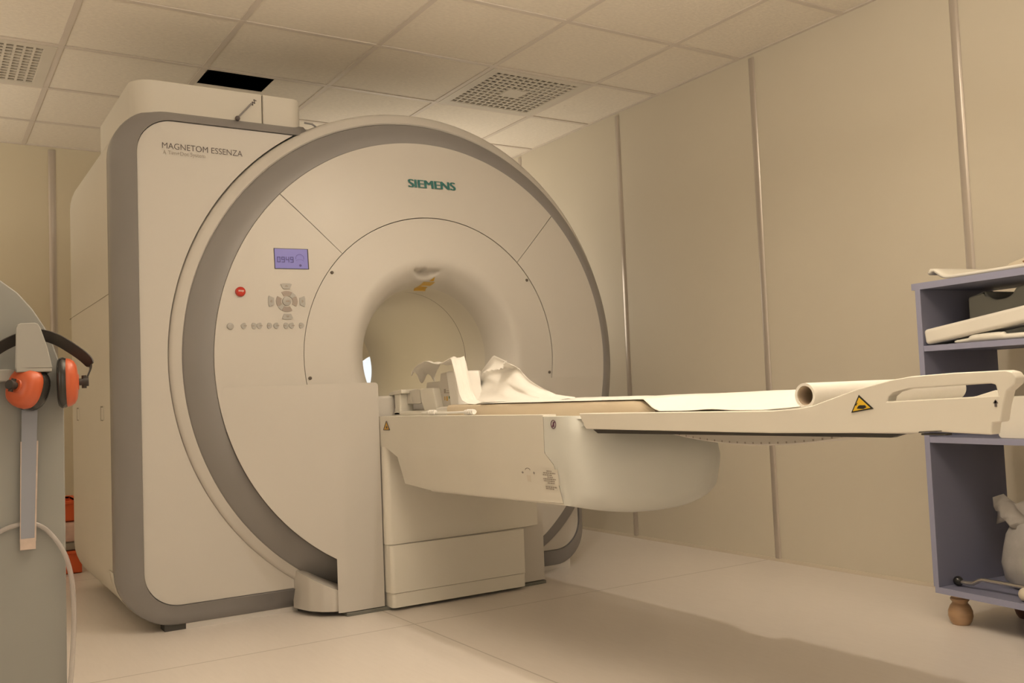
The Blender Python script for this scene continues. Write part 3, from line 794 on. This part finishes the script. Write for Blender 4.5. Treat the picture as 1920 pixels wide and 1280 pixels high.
for j in range(41):
    y = 1.93 - .68 * j / 40; t = (j / 40 - .5) * 2; z = .702 - .033 * (1 - t * t)
    rows.append([(1.66, y, .703), (1.662, y, z + .003), (1.67, y, z), (1.99, y, z), (1.998, y, z + .003), (2.0, y, .703)])
mb.grid(rows); mb.cur = 1
for j in range(26):
    y = 1.905 - .63 * j / 25; t = ((1.93 - y) / .68 - .5) * 2; z = .702 - .033 * (1 - t * t) + .006
    mb.add([(1.6594, y + a, z + b) for a, b in ((-.0022, -.0022), (.0022, -.0022), (.0022, .0022), (-.0022, .0022))], [(0, 1, 2, 3)])
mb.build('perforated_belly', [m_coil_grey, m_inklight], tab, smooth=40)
MB().box(1.53, 1.548, 1.00, 1.048, .7085, .7118).build('latch', m_gap, tab)
# labels on the near flank
def flank(poly, x, name, m, parent=tab, th=.0012):
    mb = MB().prism(poly, YZ, x - th, x); return mb.build(name, m, parent, smooth=0)
t1 = flank([(3.362, .6945), (3.308, .695), (3.334, .729)], XN - .0002, 'caution_triangle', m_amber)
mbx = MB(); 
for a, b in (((3.362, .6945), (3.334, .729)), ((3.334, .729), (3.308, .695)), ((3.308, .695), (3.362, .6945))):
    mbx.tube([(XN - .0016, a[0], a[1]), (XN - .0016, b[0], b[1])], .0016, 5)
mbx.box(XN - .002, XN - .0014, 3.328, 3.339, .701, .709)
mbx.build('triangle_print', m_ink, t1, smooth=0)
cy_, cz_ = 2.2085, .722
ring = [(cy_ + .0125 * math.cos(2 * PI * i / 24), cz_ + .0125 * math.sin(2 * PI * i / 24)) for i in range(24)]
ringi = [(cy_ + .0108 * math.cos(2 * PI * i / 24), cz_ + .0108 * math.sin(2 * PI * i / 24)) for i in range(24)]
mb = MB().prism(ring, YZ, XN - .0016, XN - .0002, holes=[ringi])
mb.prism([(cy_ - .009, cz_ + .0075), (cy_ - .0075, cz_ + .009), (cy_ + .009, cz_ - .0075), (cy_ + .0075, cz_ - .009)], YZ, XN - .0017, XN - .0002)
mb.prism([(cy_ - .004, cz_ - .007), (cy_ + .004, cz_ - .007), (cy_ + .003, cz_ + .001), (cy_ + .001, cz_ + .007), (cy_ - .001, cz_ + .007), (cy_ - .003, cz_ + .001)], YZ, XN - .0016, XN - .0002)
mb.build('prohibition_sign', m_purple, tab, smooth=0)
def lean(z): return XN + .022 * max(0, (.636 - z) / .16)
mb = MB()
def quad(y0, y1, z0, z1): mb.add([(lean(z0) - .0012, y0, z0), (lean(z0) - .0012, y1, z0), (lean(z1) - .0012, y1, z1), (lean(z1) - .0012, y0, z1)], [(0, 1, 2, 3)])
for i in range(9):
    a0 = .3 + (PI - .6) * i / 9; a1 = .3 + (PI - .6) * (i + 1) / 9
    mb.add([(lean(.587) - .0012, 2.362 + r * math.cos(a), .583 + r * .6 * math.sin(a)) for r, a in ((.013, a0), (.0155, a0), (.0155, a1), (.013, a1))], [(0, 1, 2, 3)])
quad(2.335, 2.325, .577, .579); quad(2.331, 2.329, .573, .583); quad(2.398, 2.386, .576, .578); quad(2.393, 2.391, .573, .581)
mb.build('arrow_symbol', m_ink, tab, smooth=0)
mb = MB(); quad(2.372, 2.352, .552, .570); mb.build('cream_sticker', m_vent, tab, smooth=0)
mb = MB(); quad(2.290, 2.205, .548, .594); quad(2.282, 2.222, .532, .544); pl = mb.build('type_plate', m_table, tab, smooth=0)
mb = MB()
lean_ = lean
lean = lambda z: lean_(z) - .0005
random.seed(2)
for r in range(7):
    z = .589 - r * .0058; y = 2.284 - random.random() * .004; L_ = (.03, .062, .05, .03, .064, .055, .035)[r]
    if r in (0, 3, 6): y -= .018
    while L_ > .004:
        s = min(L_, .004 + random.random() * .010); quad(y, y - s, z - .0034, z); y -= s + .0016; L_ -= s + .0016
for r in range(2):
    y = 2.278; z = .543 - r * .0052
    for q in range(5 - r):
        s = .005 + random.random() * .006; quad(y, y - s, z - .004, z); y -= s + .002
mb.build('type_print', m_inklight, pl, smooth=0)
lean = lean_
# hand-crush warning triangle on the rail
tr = flank([(1.1935, .7495), (1.143, .757), (1.174, .7835)], XN - .0021, 'hand_warning_triangle', m_black)
t2 = flank([(1.1885, .7525), (1.149, .7585), (1.173, .7785)], XN - .0034, 'yellow_field', m_yellow, tr)
mb = MB()
mb.prism([(1.179, .7575), (1.164, .7565), (1.157, .7600), (1.160, .7640), (1.172, .7640), (1.176, .7620)], YZ, XN - .0048, XN - .0038)
mb.prism([(1.182, .7640), (1.1775, .7690), (1.1765, .7680), (1.1800, .7630)], YZ, XN - .0048, XN - .0038)
mb.build('hand_pictogram', m_black, t2, smooth=0)
mb = MB(); mb.prism([(.906, .758), (.902, .758), (.9023, .768), (.9057, .768)], YZ, XN - .003, XN - .0021); mb.prism([(.9085, .764), (.8995, .764), (.904, .770)], YZ, XN - .003, XN - .0021)
mb.build('arrow_mark', m_ink, tab, smooth=0)
mb = MB(); mb.prism([(1.052, .7125), (1.006, .7158), (1.006, .7172), (1.050, .7150)], YZ, XN - .0030, XN - .0021); mb.build('latch_slot', m_gap, tab, smooth=0)

# ------------------------------------------------------------------ on the table
mb = MB(); rows = []
for i in range(41):
    y = 1.83 + (2.93 - 1.83) * i / 40
    h_ = .784 if y > 1.89 else .757 + .027 * ((y - 1.83) / .06)
    r = []
    for x, zz in ((1.578, .742), (1.577, h_ - .010), (1.583, h_ - .002), (1.60, h_), (2.06, h_), (2.078, h_ - .003), (2.082, h_ - .010), (2.08, .742)): r.append((x, y, zz))
    rows.append(r)
mb.grid(rows); n = 8; mb.add(rows[0] + rows[-1], [tuple(range(8)), tuple(range(8, 16))])
tag(mb.build('mattress', m_pad, smooth=40), 'flat beige mattress pad lying under white paper on the patient table', 'mattress')
# paper: bed sheet with the flap that climbs over the coil
def crumple(p, amp, sc): return amp * noise.noise(Vector(p) * sc)
mb = MB(); rows = []
NX = 34
path = []
for i in range(96):
    y = 1.372 + (2.70 - 1.372) * i / 95
    path.append(y)
for y in path:
    r = []
    for j in range(NX + 1):
        x = (1.549 + .031 * min(1, max(0, (y - 1.80) / .08))) + (2.075 - 1.570) * j / NX; v = j / NX
        if y < 1.85:
            lo = .7555 + .004 * math.exp(-((v - .0) / .1) ** 2) * 0
            fade = min(1, max(0, (y - 1.40) / .16)); fade = fade * fade * (3 - 2 * fade)
            z = .7562 + .036 * fade * (1 - math.exp(-(v / .35) ** 2)) + .012 * max(0, 1 - (y - 1.372) / .07) * (.3 + .7 * v)
            k = min(1, max(0, (y - 1.78) / .08)); z = z * (1 - k) + .7855 * k
        else:
            z = .7855 + .004 * v
        z += crumple((x, y, 0), .003, 9) * min(1, v * 4) + .004 * min(1, .25 + v * 3) * abs(noise.noise(Vector((x * 4, y * 5, 2.3))))
        z += .003 * math.exp(-((y - 1.60) / .05) ** 2) * math.exp(-(v / .15) ** 2)
        r.append((x + .004 * noise.noise(Vector((y * 8, 0, 1))) * (1 - v), y, z))
    rows.append(r)
sheet = mb.grid(rows)
tag(sheet.build('paper_sheet', m_paper, smooth=70, solid=.0012), 'brightly lit white couch paper spread along the patient table', 'paper')
# flap over the coil
mb = MB(); rows = []
prof = [(2.69, .790), (2.75, .783), (2.80, .784), (2.84, .795), (2.862, .820), (2.882, .862), (2.902, .905), (2.918, .935), (2.932, .949), (2.968, .948), (3.03, .938), (3.08, .937), (3.13, .944), (3.165, .950), (3.20, .944), (3.245, .925), (3.272, .908), (3.276, .893)]
dens = []
for a, b in zip(prof[:-1], prof[1:]):
    for i in range(4): dens.append((a[0] + (b[0] - a[0]) * i / 4, a[1] + (b[1] - a[1]) * i / 4))
dens.append(prof[-1])
for k, (y, z) in enumerate(dens):
    t = k / (len(dens) - 1); r = []
    for j in range(15):
        v = j / 14; wd = .47 * max(0, 1 - t / .12) ** 1.5 + .055 + .10 * max(0, t - .42)
        x = 1.585 + .028 * t + wd * v
        yy = y + .02 * v * (t - .2) + crumple((v * 3, t * 6, 1.7), .006, 2)
        zz = z + crumple((v * 2, t * 5, 4.2), .010, 2) * min(1, t * 4) - .025 * v * v * max(0, t - .45) + .012 * v * min(1, t * 3) * (t < .45)
        if t > .93: zz += .018 * math.sin(v * 11) * (t - .93) / .07
        r.append((x, yy, zz))
    rows.append(r)
mb.grid(rows)
tag(mb.build('paper_flap', m_paper, smooth=70, solid=.0012), 'curled white paper end draped over the head coil', 'paper')
# crumpled sheet standing behind
mb = MB(); rows = []
top = [(3.10, .872), (3.07, .897), (2.98, .959), (2.93, .941), (2.896, .929), (2.825, .922), (2.79, .886), (2.743, .86), (2.66, .826), (2.585, .804), (2.46, .792)]
def interp(tb, y):
    for (a, b), (c, d) in zip(tb[:-1], tb[1:]):
        if c <= y <= a: return b + (d - b) * (a - y) / (a - c)
    return tb[-1][1]
for i in range(61):
    y = 3.10 - .62 * i / 60; zt = interp(top, y); r = []
    for j in range(21):
        v = j / 20; z0 = .786
        z = z0 + (zt - z0) * v
        x = 1.70 + (.11 * v ** .6) + crumple((y * 4, v * 3, .3), .016, 1.6) - .030 * math.exp(-((y - 2.83 - (1 - v) * .42) / .022) ** 2) * v
        if v > .9 and 2.815 < y < 2.90: x -= .02; z += .006
        r.append((x, y + .02 * crumple((y, v, 9), 1, 3), z + crumple((y * 3, v * 3, 5), .004, 2)))
    rows.append(r)
mb.grid(rows)
tag(mb.build('crumpled_paper', m_paper, smooth=70, solid=.0012), 'crumpled white paper standing upright in front of the scanner bore', 'paper')
# roll
roll = thing('paper_roll', 'roll of white couch paper lying across the foot end of the table', 'paper roll', (CX, 1.338, .757))
def roll_part(r0, r1, x0, x1, n=40):
    return [(r0, x0), (r1, x0), (r1, x1), (r0, x1), (r0, x0)]
MB().lathe(roll_part(.0205, .0262, 1.560, 2.09), (0, 1.332, .7845), 'x', 48).build('paper_winding', m_paper, roll, smooth=40)
MB().lathe(roll_part(.0188, .0204, 1.562, 2.088), (0, 1.332, .7845), 'x', 40).build('cardboard_core', m_core, roll, smooth=40)
# head coil
coil = thing('head_coil', 'white head coil with small coloured markings lying on the table at the bore', 'head coil', (1.72, 3.15, .745))
def cbox(name, x0, x1, y0, y1, z0, z1, m=m_coil, bev=.006, par=coil):
    return MB().box(x0, x1, y0, y1, z0, z1).build(name, m, par, bevel=bev, seg=3)
cbox('base', 1.60, 1.98, 2.93, 3.415, .745, .764)
def cprism(name, poly, x0, x1, m=m_coil, bev=.006): return MB().prism(poly, YZ, x0, x1).build(name, m, coil, smooth=30, bevel=bev, seg=3)
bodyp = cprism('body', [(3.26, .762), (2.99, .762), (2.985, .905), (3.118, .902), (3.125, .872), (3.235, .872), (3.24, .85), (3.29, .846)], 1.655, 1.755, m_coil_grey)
cprism('front_block', [(3.20, .762), (3.10, .762), (3.125, .848), (3.235, .848), (3.225, .80)], 1.625, 1.70)
cprism('end_post', [(2.972, .775), (3.018, .775), (3.030, .83), (3.047, .905), (2.985, .905), (2.972, .84)], 1.640, 1.748, m_cable)
cprism('post_foot', [(2.945, .760), (3.09, .760), (3.085, .772), (3.055, .777), (2.955, .777)], 1.615, 1.80, m_cable)
cprism('stand', [(3.36, .745), (3.42, .745), (3.405, .78), (3.41, .832), (3.355, .832), (3.358, .78)], 1.60, 1.66)
cprism('stand_cap', [(3.33, .832), (3.455, .826), (3.45, .836), (3.41, .844), (3.33, .848)], 1.595, 1.67)
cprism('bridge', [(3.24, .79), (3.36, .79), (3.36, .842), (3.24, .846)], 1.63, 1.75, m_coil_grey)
mb = MB()
for (y0, y1, z0, z1) in ((3.092, 3.079, .826, .842), (3.076, 3.045, .826, .829), (3.074, 3.052, .834, .836)): mb.box(1.6543, 1.6552, min(y0, y1), max(y0, y1), z0, z1)
mb.build('printed_label', m_inklight, bodyp, smooth=0)
mb = MB(); mb.box(1.6543, 1.6552, 3.085, 3.090, .800, .814); mb.box(1.6543, 1.6552, 3.066, 3.075, .798, .815); mb.build('yellow_label', m_amber, bodyp, smooth=0)
mb = MB(); mb.box(1.6543, 1.6552, 3.022, 3.056, .806, .815); mb.build('green_label', m_greenp, bodyp, smooth=0)
cab = MB(); cab.tube([(1.575, 3.12, .757), (1.555, 3.06, .7575), (1.553, 2.99, .7575), (1.552, 2.88, .757), (1.553, 2.78, .7585), (1.56, 2.70, .7600)], .0042, 10)
cc = cab.build('coil_cable', m_cable, coil)
for yy in (3.0, 2.725):
    c = MB(); c.tube([(1.553, yy + .03, .7585), (1.553, yy - .028, .7595)], [.0085, .0085], 12)
    for q in range(3): c.tube([(1.553, yy - .02 + q * .014, .759), (1.553, yy - .013 + q * .014, .759)], .0098, 12)
    c.build('plug', m_cable, cc, smooth=40)

# ------------------------------------------------------------------ lavender shelf unit on the right
ang = -math.atan2(.11895, .9929)
unit = thing('shelf_unit', 'open lavender shelf unit on turned wooden feet against the right wall', 'shelf unit', (2.845, 1.928, 0), -ang)
# local frame: x = depth into the unit, -y = along the front towards the camera
T = Matrix.Translation((2.845, 1.928, 0)) @ Matrix.Rotation(math.atan2(-.11895, .9929), 4, 'Z')
WM[unit.name] = T; unit.rotation_euler = (0, 0, math.atan2(-.11895, .9929))
WD, DP, TH = .80, .36, .019
def ubox(name, x0, x1, s0, s1, z0, z1, m=m_lav_shaded, par=None, bev=.0012):
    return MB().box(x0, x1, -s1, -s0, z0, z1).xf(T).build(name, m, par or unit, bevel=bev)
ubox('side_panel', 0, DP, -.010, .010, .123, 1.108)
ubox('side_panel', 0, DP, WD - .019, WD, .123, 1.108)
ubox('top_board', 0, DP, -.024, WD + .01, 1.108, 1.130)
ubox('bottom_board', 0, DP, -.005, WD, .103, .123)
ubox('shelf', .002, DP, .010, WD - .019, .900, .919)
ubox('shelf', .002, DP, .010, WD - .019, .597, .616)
def edge(s0, s1, z0, z1, x=-.0014): MB().box(x, x + .0018, -s1, -s0, z0, z1).xf(T).build('lit_edge', m_lav_lit, unit, smooth=0)  # added strips that give the front edges their lit tone
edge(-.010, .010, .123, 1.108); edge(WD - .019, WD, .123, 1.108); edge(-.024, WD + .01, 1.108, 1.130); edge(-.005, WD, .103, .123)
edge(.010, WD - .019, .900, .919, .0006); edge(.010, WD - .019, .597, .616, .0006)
for nm, x, s, m in (('bun_foot', .062, .035, m_wood), ('bun_foot', .062, .76, m_wood), ('bun_foot', .30, .10, m_darkwood), ('bun_foot', .30, .76, m_darkwood)):
    prof = [(.0001, 0), (.026, 0), (.029, .004), (.034, .012), (.0385, .028), (.0375, .044), (.031, .060), (.024, .069), (.024, .073), (.029, .079), (.0295, .084), (.025, .090), (.027, .096), (.028, .103)]
    MB().lathe(prof, (x, -s, 0), 'z', 32).xf(T).build(nm, m, unit, smooth=35)
def item(mb, name, m, label, cat, **k): return tag(mb.xf(T).build(name, m, **k), label, cat)
# top: curved tray and foam piece
mb = MB(); rows = []
for i in range(40):
    s = .030 + .45 * i / 39
    z = 1.134 + .031 * math.exp(-((s - .045) / .030) ** 2) - (.012 * math.exp(-((s - .02) / .012) ** 2)) * 0
    if s < .045: z = 1.165 - .012 * ((.045 - s) / .015) ** 2
    rows.append([(.02 + .26 * j / 8, -s, z + .0045 + .004 * (j / 8)) for j in range(9)])
mb.grid(rows)
item(mb, 'curved_tray', m_coil, 'thin white tray with curled lip on top of the lavender unit', 'tray', smooth=60, solid=.011)
mb = MB().prism([(.270, 1.1485), (.44, 1.1485), (.44, 1.20), (.385, 1.186), (.345, 1.175), (.307, 1.166), (.277, 1.160)], lambda u, v, d: (d, -u, v), .09, .25)
mb.cur = 1; mb.prism([(.322, 1.160), (.336, 1.166), (.352, 1.174), (.345, 1.156), (.332, 1.152)], lambda u, v, d: (d, -u, v), .088, .0905)
item(mb, 'foam_support', [m_ballwood, m_brown], 'pale cream foam piece with brown mark on the top tray', 'foam support', bevel=.008, smooth=30)
# upper compartment
mb = MB(); pts = [(.055, .921), (.055, 1.078), (.10, 1.088), (.122, 1.094)]
for i in range(1, 12):
    a = PI + PI * i / 12; pts.append((.177 + .052 * math.cos(a), 1.090 + .030 * math.sin(a)))
pts += [(.235, 1.092), (.29, 1.102), (.62, 1.102), (.62, .921)]
item(MB().prism(pts, lambda u, v, d: (d, -u, v), .17, .33), 'grey_coil', m_greybox, 'grey moulded coil with scooped top edge in the upper compartment', 'coil', bevel=.008, smooth=30)
item(MB().box(.335, .352, -.72, -.20, .9192, 1.10), 'foam_pad', m_darkfoam, 'black foam pad standing behind the grey coil on the upper shelf', 'foam pad', bevel=.003)
mb = MB(); sl = math.atan2(.100, .80)
mb.box(-.01, .62, -.14, .06, 0, .050)
R2 = Matrix.Translation((.035, -.015 - .004, .9205)) @ Matrix.Rotation(-PI / 2, 4, 'Z') @ Matrix.Rotation(-sl, 4, 'Y')
mb2 = MB().box(.003, .50, .0, .10, 0, .052).xf(Matrix.Translation((.004, -.010, .9205)) @ Matrix.Rotation(-PI / 2, 4, 'Z') @ Matrix.Rotation(-sl, 4, 'Y'))
item(mb2, 'white_cushion', m_coil, 'long white padded slab leaning at a slant in the upper compartment', 'cushion', bevel=.012, seg=4)
mb = MB(); mb.tube([(.02, -.118, .9245), (.02, -.125, .925), (.02, -.150, .9262), (.02, -.172, .9270), (.02, -.178, .9295), (.02, -.19, .9320), (.02, -.27, .9325), (.02, -.295, .9320), (.02, -.303, .929), (.02, -.42, .929)], [.003, .005, .0062, .007, .010, .0125, .013, .0125, .009, .009], 18)
item(mb, 'white_bottle', m_coil, 'small white bottle-shaped phantom lying under the slanted white slab', 'bottle')
# middle compartment: big white coil
mb = MB(); rows = []
pl_ = rrect(.245, .70, .6165, .745, [.012, .012, .06, .045], 6)
item(MB().prism(pl_, lambda u, v, d: (d, -u, v), .03, .30), 'body_coil', m_coil, 'bulky white coil on the middle shelf behind the table handle', 'coil', bevel=.012, seg=3)
item(MB().box(.325, .345, -.74, -.215, .6165, .800), 'grey_board', m_coil_grey, 'dull beige board standing at the back of the middle shelf', 'board', bevel=.002)
# bottom compartment
mb = MB(); rows = []
for i in range(28):
    a = 2 * PI * i / 28; row = []
    for h_, rr in ((0, .55), (.004, .80), (.03, .96), (.08, 1.0), (.13, .97), (.17, .90), (.20, .78), (.215, .62), (.222, .35), (.225, .05)):
        q = rr * (1 + .09 * noise.noise(Vector((math.cos(a) * 1.5, math.sin(a) * 1.5, h_ * 9))))
        row.append((0.225 + .110 * q * math.cos(a), -.275 + .175 * q * math.sin(a), .1235 + h_ + .02 * noise.noise(Vector((math.cos(a) * 2, math.sin(a) * 2, h_ * 6))) * (h_ > .02)))
    rows.append(row)
mb.grid(rows, closed_u=True)
bag = thing('plastic_bag', 'crumpled grey plastic bag on the bottom shelf of the lavender unit', 'bag', tuple(T @ Vector((.20, -.305, .1235))))
mb.xf(T).build('bag_body', m_bag, bag, smooth=70)
mb = MB(); rows = []
for i in range(10):
    s = .115 + .25 * i / 9
    rows.append([(.16 + .01 * math.sin(i * 2.1 + j), -s, .325 + .09 * j / 5 * (1 - .35 * abs(i / 9 - .15)) + .012 * math.sin(i * 1.7 + j * 1.3)) for j in range(6)])
mb.grid(rows); mb.xf(T).build('bag_mouth', m_bag, bag, smooth=60, solid=.002)
mb = MB().box(.1135, .1155, -.262, -.232, .185, .235).xf(T); mb.build('clear_window', m_greybox, bag, smooth=0)
rod = thing('steel_rod', 'bent steel rod with a black ball end on the bottom shelf', 'rod', tuple(T @ Vector((.09, -.16, .1235))))
mb = MB(); mb.tube([(.062, -.045, .1385), (.062, -.075, .1385), (.062, -.090, .140), (.062, -.115, .154), (.062, -.128, .158), (.062, -.50, .158)], .0068, 12)
mb.xf(T).build('shaft', m_steel, rod, smooth=60)
MB().ball((.062, -.034, .1395), .016, 22).xf(T).build('ball_end', m_ballblack, rod)
MB().box(.047, .077, -.51, -.50, .124, .166).xf(T).build('rod_foot', m_steel, rod)
item(MB().ball((.03, -.300, .1445), .021, 22), 'pale_ball', m_ballwood, 'pale round knob at the front of the bottom shelf', 'knob')

# ------------------------------------------------------------------ left foreground: rack board with earmuffs
rack = thing('hanging_rack', 'pale grey rack board with rounded top and hooks, left foreground', 'rack', (-.06, 1.975, 0))
pts = [(.236, 0.0), (.2365, .66), (.2365, .86), (.233, .89), (.226, .918), (.219, .940), (.206, .971), (.184, 1.008), (.160, 1.037), (.131, 1.060), (.095, 1.079), (.05, 1.092), (.0, 1.098)]
left = [(-.12 - p[0], p[1]) for p in reversed(pts[:-1])]
MB().prism(pts + left, XZ, 1.965, 1.985).build('board', m_rack, rack, smooth=30, bevel=.003)
for hx in (0.0, -.098):
    poly = [(.152, .893), (.1525, .966), (.1545, .972), (.160, .975), (.183, .976), (.188, .974), (.192, .967), (.203, .932), (.2115, .893)]
    hk = MB().prism([(p[0] + hx, p[1]) for p in poly], XZ, 1.908, 1.918)
    hk.box(.152 + hx, .211 + hx, 1.908, 1.966, .886, .893)
    hk.build('hook', m_hook, rack, smooth=30, bevel=.003)
MB().box(-.3, .1525, 1.93, 1.966, .870, .893).build('hook_rail', m_hook, rack, bevel=.003)
strap = MB(); rows = []
for i in range(20):
    z = .845 - .268 * i / 19; xs_ = .166 - .004 * i / 19 - .002; sw = .0265 - .004 * i / 19
    y = 1.948 + .004 * math.sin(i / 19 * 2)
    rows.append([(xs_, y + .006, z), (xs_, y, z), (xs_ + sw, y, z), (xs_ + sw, y + .006, z), (xs_, y + .006, z)])
strap.grid(rows); strap.add(rows[-1][:4], [(0, 1, 2, 3)])
st = strap.build('hanging_strip', m_strap, rack, smooth=30)
mb = MB()
for sgn in (0, 1):
    mb.grid([[(r[1 if not sgn else 2][0] + (-.0015 if not sgn else .0), r[0][1] - .0065, r[0][2]), (r[1 if not sgn else 2][0] + (.0 if not sgn else .0025), r[0][1] - .0065, r[0][2])] for r in rows[6:]])
e = rows[-1]; mb.box(e[1][0] - .001, e[2][0] + .002, e[1][1] - .0008, e[0][1], e[0][2] - .014, e[0][2] + .006)
mb.build('strip_edge', m_strapedge, st, smooth=0)
def smoothpath(P, n=8):
    out = []
    for i in range(len(P) - 1):
        p0 = Vector(P[max(i - 1, 0)]); p1 = Vector(P[i]); p2 = Vector(P[i + 1]); p3 = Vector(P[min(i + 2, len(P) - 1)])
        for k in range(n):
            t = k / n
            out.append(.5 * ((2 * p1) + (p2 - p0) * t + (2 * p0 - 5 * p1 + 4 * p2 - p3) * t * t + (3 * p1 - p0 - 3 * p2 + p3) * t ** 3))
    out.append(Vector(P[-1])); return out
tp = smoothpath([(.02, 1.9598, .52), (.07, 1.9598, .565), (.127, 1.9598, .599), (.157, 1.9598, .6085), (.186, 1.9598, .6065), (.209, 1.9598, .588), (.231, 1.95, .551), (.243, 1.95, .505), (.2465, 1.95, .456), (.246, 1.95, .40), (.242, 1.95, .340), (.238, 1.95, .29), (.232, 1.95, .18), (.22, 1.95, .08), (.2, 1.94, .012)])
tube_ = MB(); tube_.tube(tp, .0045, 12)
tag(tube_.build('clear_tube', m_tube, smooth=60), 'clear plastic tube arching over the pale grey rack board', 'tube')
# earmuffs
ear = thing('earmuffs', 'orange and black ear defenders hung by the headband on the rack hook', 'ear defenders', (.2, 1.935, .86))
bp = smoothpath([(.106, 1.925, .885), (.104, 1.930, .905), (.118, 1.935, .924), (.140, 1.938, .940), (.165, 1.940, .951), (.195, 1.940, .956), (.222, 1.938, .947), (.245, 1.935, .932), (.265, 1.932, .916), (.276, 1.930, .903), (.2785, 1.928, .893), (.274, 1.927, .880), (.269, 1.926, .868)], 8)
mb = MB(); rows = []
for i, p in enumerate(bp):
    t = (bp[min(i + 1, len(bp) - 1)] - bp[max(i - 1, 0)]).normalized()
    nrm = Vector((-t.z, 0, t.x)); s = i / (len(bp) - 1)
    hw = .011 if .14 < s < .78 else .006
    if s <= .14: hw = .006 + .005 * max(0, (s - .06)) / .08
    if s >= .78: hw = .0062 + .0048 * max(0, (.86 - s)) / .08
    # broad face of the band tipped towards the front
    d = Vector((0, -.45, .9)) if .14 < s < .8 else Vector((0, -.9, 0.2))
    d = (d - t * d.dot(t)).normalized(); w2 = t.cross(d) * .0014; d = d * hw
    rows.append([p + d + w2, p + d - w2, p - d - w2, p - d + w2, p + d + w2])
mb.grid(rows); mb.add(rows[0][:4], [(0, 1, 2, 3)]); mb.add(rows[-1][:4], [(0, 1, 2, 3)])
mb.build('headband', m_band, ear, smooth=40)
def cup(center, axis, upv, hr, wr, dpt):
    # axis points outwards (from the cushion to the shell)
    ax = Vector(axis).normalized(); up = Vector(upv); up = (up - ax * up.dot(ax)).normalized(); sd = ax.cross(up)
    c = Vector(center)
    def ring(prof, n=32):
        rows = []
        for i in range(n):
            a = 2 * PI * i / n; row = []
            for r, h_ in prof:
                ca, sa = math.cos(a), math.sin(a); e = 2.5
                q = (abs(ca) ** e + abs(sa) ** e) ** (-1 / e)
                row.append(c + ax * h_ * dpt + up * (sa * q * r * hr) + sd * (ca * q * r * wr))
            rows.append(row)
        return rows
    sh = MB().grid(ring([(.96, -.001), (.985, .004), (.95, .012), (.86, .022), (.68, .029), (.45, .0315), (.2, .0325), (.001, .0328)]), closed_u=True).build('ear_cup', m_orange, ear, smooth=60)
    MB().grid(ring([(.55, -.012), (.62, -.021), (.78, -.0245), (.93, -.022), (1.02, -.015), (1.04, -.008), (1.0, -.002), (.98, .001), (.6, .001)]), closed_u=True).build('ear_cushion', m_cushion, ear, smooth=60)
    MB().grid(ring([(.60, -.011), (.3, -.011), (.001, -.011)]), closed_u=True).build('ear_foam', m_darkfoam, ear)
    pv = MB(); pv.tube([c + ax * .029 * dpt, c + ax * (.029 * dpt + .013)], .0065, 14); pv.tube([c + ax * (.029 * dpt + .012) - up * .012, c + ax * (.029 * dpt + .012) + up * .012], .0042, 10); pv.tube([c + ax * (.029 * dpt + .011), c + ax * (.029 * dpt + .020)], .0085, 14)
    pv.build('pivot', m_band, ear, smooth=40)
    rib = MB().grid(ring([(.34, .0315), (.30, .0345), (.001, .0348)], 24), closed_u=True); rib.build('cup_boss', m_orange, sh, smooth=40)
cup((.2365, 1.928, .866), (.985, -.17, .02), (0, 0, 1), .046, .034, .62)
cup((.172, 1.930, .857), (-.70, -.66, .16), (.30, 0, .95), .0385, .034, .88)

# ------------------------------------------------------------------ behind the scanner, left: orange crate stack
def crate(z0, z1, label):
    x0, x1, y0, y1 = .38, .705, 5.25, 5.60
    mb = MB(); o = [(x0, y0), (x1, y0), (x1, y1), (x0, y1)]; q = .012
    mb.prism(o, XY, z0, z1, holes=[[(x0 + q, y0 + q), (x0 + q, y1 - q), (x1 - q, y1 - q), (x1 - q, y0 + q)]])
    mb.box(x0, x1, y0, y1, z0, z0 + .008); mb.prism([(x0 - .008, y0 - .008), (x1 + .008, y0 - .008), (x1 + .008, y1 + .008), (x0 - .008, y1 + .008)], XY, z1 - .016, z1, holes=[[(x0 + q, y0 + q), (x0 + q, y1 - q), (x1 - q, y1 - q), (x1 - q, y0 + q)]])
    return tag(mb.build('storage_crate', m_crate, bevel=.003), label, 'crate', 'orange crates')
crate(0.0, .115, 'orange plastic crate on the floor behind the scanner, lower of the stack')
crate(.262, .365, 'orange plastic crate behind the scanner, on top of the pink bag')
tag(MB().box(.39, .70, 5.26, 5.59, .116, .158).build('folded_cloth', m_greycloth, bevel=.008), 'folded grey cloth between the orange crate and the pink bag', 'cloth')
mb = MB().box(.37, .712, 5.24, 5.61, .159, .261)
tag(mb.build('pink_bag', m_pink, bevel=.025, seg=4), 'pale pink plastic bag squeezed between two orange crates', 'bag')
